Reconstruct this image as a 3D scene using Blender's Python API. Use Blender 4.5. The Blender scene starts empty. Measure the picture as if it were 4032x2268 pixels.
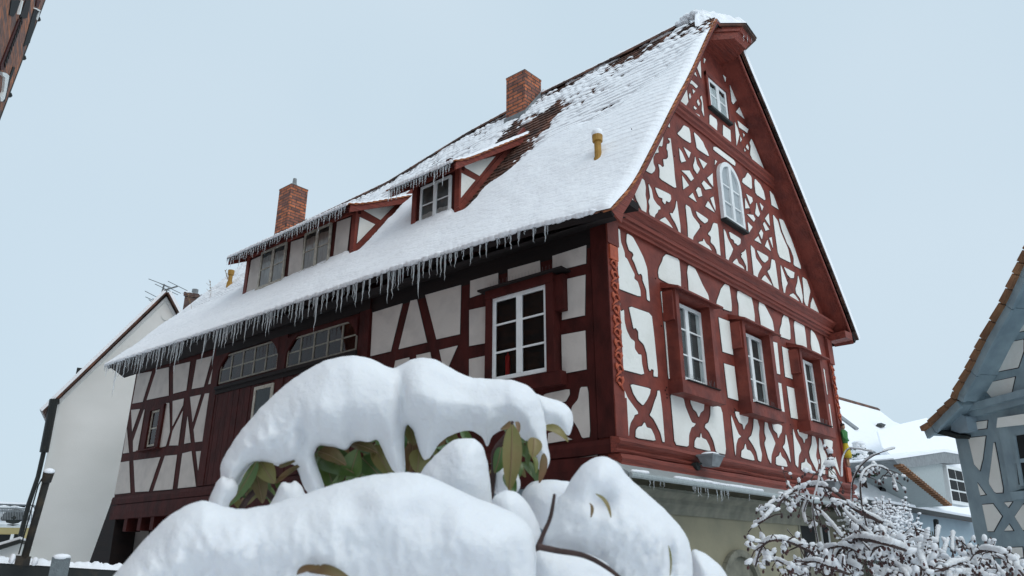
import bpy, bmesh, math, random
from mathutils import Vector as V, noise
from mathutils.geometry import delaunay_2d_cdt
R=math.radians; rnd=random.Random(7)
C=bpy.context.scene.collection
sc=bpy.context.scene
# ------------------------------------------------------------------ camera model
F0=2950.;CX,CY=2016.,1134.
pit=math.atan(1091/F0); H=R(42.9); SA=R(93.5)
CAM=V((0,0,1.6))
fw=V((math.cos(H)*math.cos(pit),math.sin(H)*math.cos(pit),math.sin(pit)))
rt=V((math.sin(H),-math.cos(H),0)); up=rt.cross(fw)
def ray(u,v): return fw*F0+rt*(u-CX)+up*(CY-v)
az=H-math.atan(402/2969); K=V((10.1*math.cos(az),10.1*math.sin(az),0))
S=V((math.cos(SA),math.sin(SA),0)); NS=V((-math.sin(SA),math.cos(SA),0))
Z=V((0,0,1)); X=V((1,0,0))
FR={'A':(2300,0,2.07),'B':(2300,600,2.07),'C':(2380,800,2.485),'D':(2380,1200,2.485),'E':(2300,1200,2.07),'F':(1300,800,2.07),'Q':(1400,1300,2.485),'H':(400,1350,2.485),'I':(0,1568,2.07),'J':(2832,1568,2.07),'N':(300,1000,2.07),'O':(800,500,2.07),'V':(3200,900,2.07),'P':(2650,0,4.962),'X':(0,0,1),'W':(0,0,.63889)}
def px(k,x,y): a=FR[k]; return a[0]+x/a[2],a[1]+y/a[2]
class Fr:      # a wall plane: origin, horizontal axis, outward normal
    def __init__(s,O,ex,n): s.O=V(O);s.ex=V(ex);s.n=V(n)
    def P(s,a,b,d=0): return s.O+s.ex*a+Z*b+s.n*d
    def u(s,k,x,y,d=0):      # where the sight line through a photo point meets the wall
        r=ray(*px(k,x,y)); P0=s.O+s.n*d; t=(P0-CAM).dot(s.n)/r.dot(s.n); Q=CAM+r*t-s.O
        return (Q.dot(s.ex)/1.0 if True else 0, Q.z)
GF=Fr(K,X,(0,-1,0)); SF=Fr(K,S,NS)
# ------------------------------------------------------------------ materials
def mat(name,col,rough=.8,col2=None,scale=3,bump=0,bscale=20,stretch=(1,1,1),spec=.3,metal=0,detail=6,lo=.35,hi=.65,island=0,extra=None):
    m=bpy.data.materials.new(name); m.use_nodes=True; nt=m.node_tree; N=nt.nodes; L=nt.links
    b=N['Principled BSDF']; b.inputs['Roughness'].default_value=rough; b.inputs['Base Color'].default_value=(*col,1)
    b.inputs['Specular IOR Level'].default_value=spec; b.inputs['Metallic'].default_value=metal
    tc=N.new('ShaderNodeTexCoord'); mp=N.new('ShaderNodeMapping'); mp.inputs['Scale'].default_value=stretch
    L.new(tc.outputs['Object'],mp.inputs['Vector'])
    out=None
    if col2:
        n=N.new('ShaderNodeTexNoise'); n.inputs['Scale'].default_value=scale; n.inputs['Detail'].default_value=detail; L.new(mp.outputs[0],n.inputs['Vector'])
        mr=N.new('ShaderNodeMapRange'); mr.inputs[1].default_value=lo; mr.inputs[2].default_value=hi; L.new(n.outputs['Fac'],mr.inputs[0])
        mx=N.new('ShaderNodeMix'); mx.data_type='RGBA'; mx.inputs[6].default_value=(*col,1); mx.inputs[7].default_value=(*col2,1); L.new(mr.outputs[0],mx.inputs[0]); out=mx.outputs[2]
    if island:
        g=N.new('ShaderNodeNewGeometry'); hs=N.new('ShaderNodeHueSaturation')
        if out: L.new(out,hs.inputs['Color'])
        else: hs.inputs['Color'].default_value=(*col,1)
        mr=N.new('ShaderNodeMapRange'); mr.inputs[3].default_value=1-island; mr.inputs[4].default_value=1+island; L.new(g.outputs['Random Per Island'],mr.inputs[0]); L.new(mr.outputs[0],hs.inputs['Value']); out=hs.outputs[0]
    if out: L.new(out,b.inputs['Base Color'])
    if bump:
        n=N.new('ShaderNodeTexNoise'); n.inputs['Scale'].default_value=bscale; n.inputs['Detail'].default_value=8; L.new(mp.outputs[0],n.inputs['Vector'])
        bp=N.new('ShaderNodeBump'); bp.inputs['Strength'].default_value=1; bp.inputs['Distance'].default_value=bump; L.new(n.outputs['Fac'],bp.inputs['Height']); L.new(bp.outputs[0],b.inputs['Normal'])
    return m
M={}
M['red']=mat('oxblood_paint',(.21,.044,.029),.62,(.10,.022,.017),3,.012,11,(1,1,1),spec=.35,lo=.42,hi=.72)
M['redh']=mat('oxblood_beam',(.215,.044,.028),.6,(.10,.022,.016),5,.012,12,(.35,3,5),spec=.35,lo=.45,hi=.75)
M['reds']=mat('red_timber_side_shade',(.062,.013,.011),.65,(.032,.008,.007),4,.010,14,(1,1,.6),spec=.12,lo=.4,hi=.7)  # darker copy of the oxblood red, shade of the side faces painted in
M['brown']=mat('dark_wood_eaves_shade',(.014,.008,.007),.8,(.009,.006,.006),3,.006,14,(1,.3,3))  # dark wood, taken near-black so its colour holds the eaves shade
M['line']=mat('black_outline_paint',(.028,.022,.022),.7)
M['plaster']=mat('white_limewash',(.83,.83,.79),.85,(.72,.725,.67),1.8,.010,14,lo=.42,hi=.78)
M['plasters']=mat('aged_plaster_side_shade',(.56,.515,.475),.9,(.43,.395,.37),3,.006,25,lo=.45,hi=.8)  # aged beige plaster, darkened further for shade on the side faces
M['white']=mat('white_gloss_paint',(.80,.82,.82),.35,(.72,.74,.74),6,spec=.5)
M['oldwhite']=mat('weathered_cream_paint',(.50,.47,.40),.6,(.33,.30,.25),12)
M['orange']=mat('orange_carving_paint',(.50,.115,.055),.55,(.36,.075,.04),15,.004,40)
M['tile']=mat('clay_tile',(.19,.085,.055),.85,(.06,.038,.032),2.2,.004,30,island=.45,lo=.3,hi=.6)
M['tileb']=mat('brown_clay_tile',(.27,.14,.07),.85,(.18,.09,.05),6,.003,30,island=.2); M['tileo']=mat('orange_clay_tile',(.42,.15,.06),.85,(.24,.09,.045),6,.003,30,island=.3)
M['zinc']=mat('zinc_sheet',(.42,.46,.46),.5,(.33,.37,.37),12,.002,30,(6,1,1),metal=.3)
M['greyp']=mat('grey_metal_paint',(.23,.25,.26),.5,(.17,.18,.19),10)
M['ochre']=mat('ochre_pipe',(.42,.24,.05),.5,(.32,.17,.035),8)
M['brickd']=None
M['iron']=mat('black_steel',(.02,.024,.024),.6,(.05,.045,.035),25,.002,40,lo=.55,hi=.8)
M['rust']=mat('rusty_pipe',(.025,.024,.022),.8,(.06,.045,.03),20,.003,60,lo=.45,hi=.75)
M['perf']=mat('galvanised_bracket',(.16,.19,.20),.5,(.12,.14,.15),40,.004,150)
M['olive']=mat('olive_render',(.30,.275,.19),.9,(.21,.20,.145),1.3,.006,30,lo=.35,hi=.7)
M['olived']=mat('olive_moulding',(.22,.215,.17),.85,(.15,.15,.12),5,.004,30)
M['blue']=mat('blue_grey_timber',(.30,.39,.43),.65,(.21,.28,.32),5,.006,18,(1,1,.7),lo=.35,hi=.7)
M['bluew']=mat('blue_grey_render',(.30,.38,.43),.85,(.26,.33,.38),1,.003,30)
M['wwall']=mat('white_render',(.88,.89,.87),.9,(.72,.735,.71),.3,.003,30,(1,1,1.5),lo=.3,hi=.7)
M['yellow']=mat('pale_yellow_render',(.62,.50,.25),.9)
M['dark']=mat('dark_interior',(.016,.018,.019),.9); M['galb']=mat('gallery_glass_back',(.05,.075,.08),.6,(.02,.025,.028),2.2); M['dsky']=mat('dormer_sky_reflection',(.30,.35,.36),.7,(.12,.14,.15),3); M['gframe']=mat('aged_gallery_frame',(.30,.28,.23),.6,(.20,.18,.15),12); M['room']=mat('dim_room',(.13,.14,.14),.9,(.05,.055,.055),2)  # dormer backing is pale to stand in for sky reflected in the panes
M['curtain']=mat('net_curtain',(.80,.84,.84),.9,(.58,.62,.63),14,.01,10,(3,3,.3))
M['frost']=mat('frosted_pane',(.40,.44,.46),.5,(.34,.38,.40),3)
M['stem']=mat('brown_twig',(.075,.045,.04),.8,(.04,.025,.022),30,.002,80)
M['hip']=mat('rose_hip',(.075,.016,.013),.4,(.018,.010,.009),12,spec=.5)
M['green']=mat('green_paint_figure',(.06,.22,.07),.6); M['yel']=mat('yellow_paint_figure',(.55,.42,.03),.6); M['skin']=mat('painted_skin',(.45,.27,.18),.6)
M['candle']=mat('red_candle',(.55,.03,.03),.4); M['cone']=mat('conifer_needles',(.03,.055,.035),.8,(.05,.085,.05),8)
M['tan']=mat('dry_weed',(.25,.17,.10),.8); M['lattice']=mat('weathered_lattice',(.07,.075,.055),.8)
def snowmat(name,sss=0,rough=.75,bump=.01,bs=25,c=(.86,.875,.90)):
    m=mat(name,c,rough,(c[0]*.965,c[1]*.965,c[2]*.975),6,bump,bs,spec=.2); b=m.node_tree.nodes['Principled BSDF']
    if sss: b.inputs['Subsurface Weight'].default_value=sss; b.inputs['Subsurface Radius'].default_value=(.03,.034,.04); b.inputs['Subsurface Scale'].default_value=1
    return m
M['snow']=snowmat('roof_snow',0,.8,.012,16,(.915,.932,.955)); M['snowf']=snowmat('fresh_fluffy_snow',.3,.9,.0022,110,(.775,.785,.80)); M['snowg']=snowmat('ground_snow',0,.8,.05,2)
def glassmat():
    m=bpy.data.materials.new('window_glass'); m.use_nodes=True; N=m.node_tree.nodes; L=m.node_tree.links; N.clear()
    o=N.new('ShaderNodeOutputMaterial'); mx=N.new('ShaderNodeMixShader'); t=N.new('ShaderNodeBsdfTransparent'); t.inputs[0].default_value=(.93,.96,.96,1)
    g=N.new('ShaderNodeBsdfGlossy'); g.inputs['Roughness'].default_value=.03; lw=N.new('ShaderNodeFresnel'); lw.inputs[0].default_value=1.42
    L.new(lw.outputs[0],mx.inputs[0]); L.new(t.outputs[0],mx.inputs[1]); L.new(g.outputs[0],mx.inputs[2]); L.new(mx.outputs[0],o.inputs[0]); return m
M['glass']=glassmat()
m=mat('clear_ice',(.88,.93,.97),.12,spec=.6); b=m.node_tree.nodes['Principled BSDF']; b.inputs['Transmission Weight'].default_value=.72; b.inputs['IOR'].default_value=1.31; b.inputs['Base Color'].default_value=(.93,.96,.98,1); b.inputs['Roughness'].default_value=.08; M['ice']=m
def brick(name,c1,c2,mort,s=1.,rot=None,w=.25,h=.075,ms=.012,var=None):
    m=bpy.data.materials.new(name); m.use_nodes=True; N=m.node_tree.nodes; L=m.node_tree.links; b=N['Principled BSDF']; b.inputs['Roughness'].default_value=.9
    uv=N.new('ShaderNodeUVMap'); br=N.new('ShaderNodeTexBrick'); br.inputs['Scale'].default_value=1; br.inputs['Color1'].default_value=(*c1,1); br.inputs['Color2'].default_value=(*c2,1); br.inputs['Mortar'].default_value=(*mort,1)
    br.inputs['Brick Width'].default_value=w; br.inputs['Row Height'].default_value=h; br.inputs['Mortar Size'].default_value=ms; br.inputs['Bias'].default_value=-.1
    L.new(uv.outputs[0],br.inputs['Vector'])
    n=N.new('ShaderNodeTexNoise'); n.inputs['Scale'].default_value=5; n.inputs['Detail'].default_value=6; L.new(uv.outputs[0],n.inputs['Vector'])
    mx=N.new('ShaderNodeMix'); mx.data_type='RGBA'; mx.blend_type='MULTIPLY'; mx.inputs[0].default_value=.7; L.new(br.outputs['Color'],mx.inputs[6]); 
    cr=N.new('ShaderNodeMapRange'); cr.inputs[1].default_value=.3; cr.inputs[2].default_value=.7; cr.inputs[3].default_value=.35; cr.inputs[4].default_value=1.35; L.new(n.outputs['Fac'],cr.inputs[0]); L.new(cr.outputs[0],mx.inputs[7]); L.new(mx.outputs[2],b.inputs['Base Color'])
    bp=N.new('ShaderNodeBump'); bp.inputs['Distance'].default_value=.01; L.new(br.outputs['Fac'],bp.inputs['Height']); bp.invert=True; L.new(bp.outputs[0],b.inputs['Normal']); return m
M['brick']=brick('orange_brick',(.55,.17,.075),(.15,.075,.07),(.10,.07,.06),w=.30,h=.098,ms=.014); M['brickd']=brick('dark_brick',(.13,.065,.05),(.09,.05,.045),(.16,.13,.12))
M['brickt']=brick('old_tower_brick',(.40,.14,.06),(.07,.06,.065),(.12,.09,.08),w=.55,h=.16)
# ------------------------------------------------------------------ mesh helpers
class MB:
    def __init__(s): s.v=[];s.f=[];s.uv={}
    def add(s,vs,fs):
        o=len(s.v); s.v+= [V(v) for v in vs]; s.f+=[[i+o for i in f] for f in fs]
    def box(s,O,ex,ey,ez):
        O,ex,ey,ez=map(V,(O,ex,ey,ez)); s.add([O,O+ex,O+ex+ey,O+ey,O+ez,O+ex+ez,O+ex+ey+ez,O+ey+ez],[(0,3,2,1),(4,5,6,7),(0,1,5,4),(1,2,6,5),(2,3,7,6),(3,0,4,7)])
    def wbox(s,fr,a0,a1,b0,b1,d0,d1): s.box(fr.P(a0,b0,d0),fr.ex*(a1-a0),fr.n*(d1-d0),Z*(b1-b0))
    def prism(s,fr,pts,d0,d1):
        n=len(pts); vs=[fr.P(a,b,d0) for a,b in pts]+[fr.P(a,b,d1) for a,b in pts]
        s.add(vs,[list(range(n))[::-1],list(range(n,2*n))]+[(i,(i+1)%n,(i+1)%n+n,i+n) for i in range(n)])
    def bar(s,p,q,w,h,side=None):   # box bar between two points
        p,q=V(p),V(q); d=q-p; u=(side if side is not None else (Z if abs(d.normalized().z)<.95 else X)); a=d.cross(u).normalized()*w; b=a.cross(d).normalized()*h
        s.box(p-a/2-b/2,d,a,b)
    def tube(s,pts,rad,n=6,cap=True):
        pts=[V(p) for p in pts]; m=len(pts); rs=rad if isinstance(rad,(list,tuple)) else [rad]*m; vs=[];fs=[]; ref=V((.3,.2,1)).normalized()
        for i,p in enumerate(pts):
            d=(pts[min(i+1,m-1)]-pts[max(i-1,0)]).normalized(); a=d.cross(ref)
            if a.length<.1: a=d.cross(X)
            a.normalize(); b=d.cross(a)
            vs+=[p+(a*math.cos(6.2832*k/n)+b*math.sin(6.2832*k/n))*rs[i] for k in range(n)]
        for i in range(m-1):
            for k in range(n): fs.append((i*n+k,i*n+(k+1)%n,(i+1)*n+(k+1)%n,(i+1)*n+k))
        if cap: fs+= [list(range(n))[::-1],list(range((m-1)*n,m*n))]
        s.add(vs,fs)
    def ball(s,c,r,ex=X,ey=V((0,1,0)),ez=Z,nu=8,nv=6,j=0):
        r=r if isinstance(r,(list,tuple)) else (r,r,r); vs=[];fs=[]
        for i in range(nv+1):
            th=math.pi*i/nv
            for k in range(nu):
                ph=2*math.pi*k/nu; q=1+(rnd.uniform(-j,j) if j and 0<i<nv else 0)
                vs.append(V(c)+ex*(math.sin(th)*math.cos(ph)*r[0]*q)+ey*(math.sin(th)*math.sin(ph)*r[1]*q)+ez*(math.cos(th)*r[2]*q))
        for i in range(nv):
            for k in range(nu): fs.append((i*nu+k,(i+1)*nu+k,(i+1)*nu+(k+1)%nu,i*nu+(k+1)%nu))
        s.add(vs,fs)
    def build(s,name,m,parent=None,smooth=False,recalc=True,uvbox=False,merge=False):
        me=bpy.data.meshes.new(name); org=V((0,0,0))
        if parent is not None: org=world(parent)
        me.from_pydata([v-org for v in s.v],[],s.f); me.materials.append(M[m] if isinstance(m,str) else m)
        bm=bmesh.new(); bm.from_mesh(me)
        if merge: bmesh.ops.remove_doubles(bm,verts=bm.verts,dist=1e-4)
        if recalc: bmesh.ops.recalc_face_normals(bm,faces=bm.faces)
        if uvbox:
            l=bm.loops.layers.uv.new('UVMap')
            for f in bm.faces:
                n=f.normal; t=V((-n.y,n.x,0)); 
                if t.length<.2: t=V((1,0,0)); w=V((0,1,0))
                else: t.normalize(); w=Z
                for lp in f.loops: c=lp.vert.co+org; lp[l].uv=(c.dot(t),c.dot(w))
        if smooth:
            for f in bm.faces: f.smooth=True
        bm.to_mesh(me); bm.free()
        o=bpy.data.objects.new(name,me); C.objects.link(o)
        if parent is not None: o.parent=parent
        return o
def world(o):
    p=V((0,0,0))
    while o is not None: p+=o.location; o=o.parent
    return p
def tag(o,label=None,cat=None,group=None,kind=None):
    if label:o['label']=label
    if cat:o['category']=cat
    if group:o['group']=group
    if kind:o['kind']=kind
    return o
def thing(name,loc,label,cat,group=None):
    o=bpy.data.objects.new(name,None); C.objects.link(o); o.location=loc; o.empty_display_size=.2; return tag(o,label,cat,group)
def chaikin(p,n=1,k=.2):
    for _ in range(n):
        q=[]
        for i in range(len(p)):
            a,b=p[i],p[(i+1)%len(p)]; q+=[(a[0]*(1-k)+b[0]*k,a[1]*(1-k)+b[1]*k),(a[0]*k+b[0]*(1-k),a[1]*k+b[1]*(1-k))]
        p=q
    return p
def area(p): return sum(p[i][0]*p[(i+1)%len(p)][1]-p[(i+1)%len(p)][0]*p[i][1] for i in range(len(p)))/2
def offset(p,d):
    if area(p)<0: p=p[::-1]
    n=len(p); out=[]
    for i in range(n):
        a,b,c=p[i-1],p[i],p[(i+1)%n]
        def nr(u,v):
            x,y=v[0]-u[0],v[1]-u[1]; l=math.hypot(x,y) or 1e-6; return y/l,-x/l
        n1,n2=nr(a,b),nr(b,c); mx,my=n1[0]+n2[0],n1[1]+n2[1]; l=math.hypot(mx,my)
        if l<.3: out.append((b[0]+n1[0]*d,b[1]+n1[1]*d)); continue
        k=min(d/(l/2),d*1.8); out.append((b[0]+mx/l*k,b[1]+my/l*k))
    return out
def panels(fr,polys,parent,name,m,d=.0,lw=.011,thick=.012,split=False):
    if split:
        for q in polys: panels(fr,[q],parent,name,m,d,lw,thick)
        return
    w=MB(); l=MB()
    for k,pts in polys:
        p=[fr.u(k,x,y,d) for x,y in pts]
        if len(p)>5: p=chaikin(p,1,.12)
        w.prism(fr,p,d-.02,d+thick); l.prism(fr,offset(p,lw),d-.02,d+thick*.45)
    if lw: l.build('outline',M['line'],parent)
    return w.build(name,m,parent)
# ------------------------------------------------------------------ world, sun, camera
w=bpy.data.worlds.new('World'); sc.world=w; w.use_nodes=True; N=w.node_tree.nodes; L=w.node_tree.links; N.clear()
SUN_AZ=R(-98); SUN_EL=R(46)
o=N.new('ShaderNodeOutputWorld'); bg=N.new('ShaderNodeBackground'); bg2=N.new('ShaderNodeBackground'); ad=N.new('ShaderNodeAddShader')
sk=N.new('ShaderNodeTexSky'); sk.sky_type='NISHITA'; sk.sun_disc=False; sk.sun_elevation=SUN_EL; sk.sun_rotation=R(90)-SUN_AZ; sk.air_density=1; sk.dust_density=4
L.new(sk.outputs[0],bg.inputs[0]); bg.inputs[1].default_value=.012
tc=N.new('ShaderNodeTexCoord'); nz=N.new('ShaderNodeTexNoise'); nz.inputs['Scale'].default_value=2.2; nz.inputs['Detail'].default_value=2; L.new(tc.outputs['Generated'],nz.inputs['Vector'])
mx=N.new('ShaderNodeMix'); mx.data_type='RGBA'; mx.inputs[6].default_value=(.535,.675,.775,1); mx.inputs[7].default_value=(.635,.745,.83,1); L.new(nz.outputs['Fac'],mx.inputs[0]); L.new(mx.outputs[2],bg2.inputs[0])
sx=N.new('ShaderNodeSeparateXYZ'); L.new(tc.outputs['Generated'],sx.inputs[0]); mr=N.new('ShaderNodeMapRange'); mr.inputs[1].default_value=.70; mr.inputs[2].default_value=1.0; mr.inputs[3].default_value=1.0; mr.inputs[4].default_value=1.7; L.new(sx.outputs['Z'],mr.inputs[0]); L.new(mr.outputs[0],bg2.inputs[1])
L.new(bg.outputs[0],ad.inputs[0]); L.new(bg2.outputs[0],ad.inputs[1]); L.new(ad.outputs[0],o.inputs[0])
ld=bpy.data.lights.new('sun','SUN'); ld.energy=.8; ld.angle=R(35); ld.color=(1,.975,.94); lo=bpy.data.objects.new('sun',ld); C.objects.link(lo)
sd=V((math.cos(SUN_AZ)*math.cos(SUN_EL),math.sin(SUN_AZ)*math.cos(SUN_EL),math.sin(SUN_EL))); lo.rotation_euler=(-sd).to_track_quat('-Z','Y').to_euler(); lo.location=sd*50
cd=bpy.data.cameras.new('camera'); cam=bpy.data.objects.new('camera',cd); C.objects.link(cam); sc.camera=cam
cd.sensor_width=36; cd.lens=F0/4032*36; cd.clip_end=2000; cd.clip_start=.05; cam.location=CAM; cam.rotation_euler=fw.to_track_quat('-Z','Y').to_euler()
cd.dof.use_dof=True; cd.dof.focus_distance=12; cd.dof.aperture_fstop=9
sc.view_settings.view_transform='Standard'; sc.view_settings.look='None'; sc.view_settings.exposure=0; sc.view_settings.gamma=1
# ground
g=MB(); g.add([(-400,-400,0),(400,-400,0),(400,400,0),(-400,400,0)],[(0,1,2,3)]); tag(g.build('ground','snowg'),'snow covered ground of the yard and street',None,None,'structure')
# ------------------------------------------------------------------ main house
house=thing('timber_house',K,'large red and white half-timbered house with snowy steep roof','house')
PR=[(0,0),(.138,.1002),(.2886,.2551),(.4564,.4319),(.5996,.5743),(.8456,.8451),(1,1)]
def itp(x,t):
    if x<=t[0][0]: return t[0][1]
    for a,b in zip(t,t[1:]):
        if x<=b[0]: return a[1]+(b[1]-a[1])*(x-a[0])/(b[0]-a[0])
    return t[-1][1]
XE,XR=-.49,3.98
def ze(y): return itp(y,[(-.5,6.20),(1,6.34),(4,6.43),(9,6.46),(15.4,6.54)])
def zr(y): return itp(y,[(0,12.55),(2.2,12.47),(4.5,12.42),(5.5,12.36),(6.7,12.28),(9.8,11.88),(15.4,11.75)])
def PR2(t): # smooth profile
    return (itp(t-.04,PR)+itp(t,PR)+itp(t+.04,PR))/3 if .05<t<.95 else itp(t,PR)
def hipz(y): return 11.93+(y+.5)*1.0
def roofz(x,y):
    z=ze(y)+(zr(y)-ze(y))*PR2((x-XE)/(XR-XE))
    return min(z,hipz(y)) if x>3 else z
def RP(x,y,d=0):
    n=V((-(roofz(x+.05,y)-roofz(x-.05,y))/.1,0,1)).normalized()
    return K+S*y+X*x+Z*roofz(x,y)+n*d
Y0,Y1=-.45,15.25
# right slope profile at verge
PRR=[(3.98,12.55),(4.9,11.42),(5.58,10.66),(6.43,9.66),(7.98,7.72),(8.55,6.95),(8.96,6.36)]
def RPR(x,y,d=0): return K+S*y+X*x+Z*min(hipz(y)-.03 if y<1 else 99,(itp(x,PRR)-(.05*max(y,0)*(1-(x-3.98)/5))))+V((.75,0,.66))*d
# wall slabs (timber)
wpoly=[(0,2.9),(8.38,2.9),(8.38,6.6)]
wp=[(0.0,2.72),(8.40,2.72),(8.40,6.55),(8.55,6.85),(7.98,7.6),(6.43,9.54),(5.58,10.54),(4.9,11.3),(3.98,12.3)]+[(x,roofz(x,-.1)-.14) for x in (3.4,2.8,2.2,1.6,1.1,.7,.3,.0)]
w=MB(); w.prism(GF,wp,-.25,0); w.build('gable_wall','red',house)
w=MB(); w.wbox(SF,.26,14.52,2.72,6.62,-.25,-.002)
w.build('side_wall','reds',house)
w=MB(); w.wbox(SF,.26,14.4,6.62,6.8,-.5,-.22); w.wbox(GF,8.15,8.40,2.72,6.5,-14.2,-.26); w.prism(Fr(K+S*14.4,X,(0,-1,0)),[(0,0),(8.4,0),(8.4,6.5)]+[(x,roofz(x,14.6)-.2) for x in (3.98,3,2,1,.3)],-.2,0); w.build('rear_walls','plasters',house)
# gable infill
PG=[('A',p) for p in [
[(905,520),(940,458),(948,560),(950,640)],[(972,476),(988,486),(974,518)],[(890,553),(915,625),(868,580)],[(850,635),(925,705),(910,722),(882,690),(858,678),(845,650)],
[(825,682),(832,730),(845,830),(822,872),(745,822)],[(880,728),(902,745),(885,765)],[(858,760),(868,790),(858,808),(850,780)],[(925,812),(940,850),(930,865),(915,830)],[(893,865),(915,885),(905,895),(890,882)],
[(955,780),(965,850),(975,955),(955,900),(958,840),(942,795)],[(875,903),(905,925),(935,940),(958,1000),(862,918)],[(1018,930),(1075,975),(1082,1010),(1078,1050),(1083,1098),(1020,1050)],[(1130,1020),(1188,1062),(1195,1190),(1133,1140),(1128,1080)],
[(1130,612),(1152,632),(1148,668)],[(1180,650),(1200,730),(1243,815),(1212,850),(1200,830)],[(1262,875),(1305,972),(1235,912)],[(1248,985),(1335,1055),(1325,1085),(1300,1065),(1260,1040)],[(1225,995),(1248,1050),(1262,1100),(1240,1188)],
[(1290,1085),(1305,1100),(1298,1118)],[(1270,1115),(1282,1140),(1270,1158)],[(1325,1178),(1338,1200),(1335,1225),(1315,1200)],[(1300,1210),(1315,1230),(1305,1235)],[(1360,1130),(1400,1220),(1470,1398),(1375,1335),(1365,1290),(1350,1260),(1355,1190),(1345,1165)],[(1280,1235),(1310,1265),(1345,1305),(1268,1250)],
[(685,930),(695,1040),(642,1015)],[(612,1072),(635,1085),(640,1130),(632,1195),(605,1190),(598,1215),(603,1245),(575,1250),(558,1285),(560,1330),(575,1370),(570,1395),(545,1418),(462,1370)],
[(678,1130),(700,1128),(712,1230),(725,1330),(735,1449),(748,1540),(610,1455),(612,1385),(600,1340),(615,1345),(635,1365),(648,1355),(640,1300),(665,1300),(680,1285),(678,1235),(668,1215),(672,1175),(690,1172),(697,1155)],
[(808,1022),(850,1045),(860,1080),(868,1172),(800,1130),(755,1090),(785,1060)],[(890,1078),(925,1110),(965,1160),(980,1200),(1000,1235),(1015,1278),(915,1212),(905,1150)],[(1050,1198),(1075,1200),(1215,1305),(1230,1330),(1225,1355),(1050,1222)],
[(770,1210),(792,1240),(825,1315),(790,1325),(780,1300)],[(808,1202),(865,1245),(850,1290),(830,1250)],[(900,1275),(915,1340),(940,1380),(918,1420),(892,1380),(885,1350),(898,1310)],[(930,1290),(998,1335),(970,1375)],[(1065,1305),(1080,1318),(1062,1345)]]]
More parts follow.
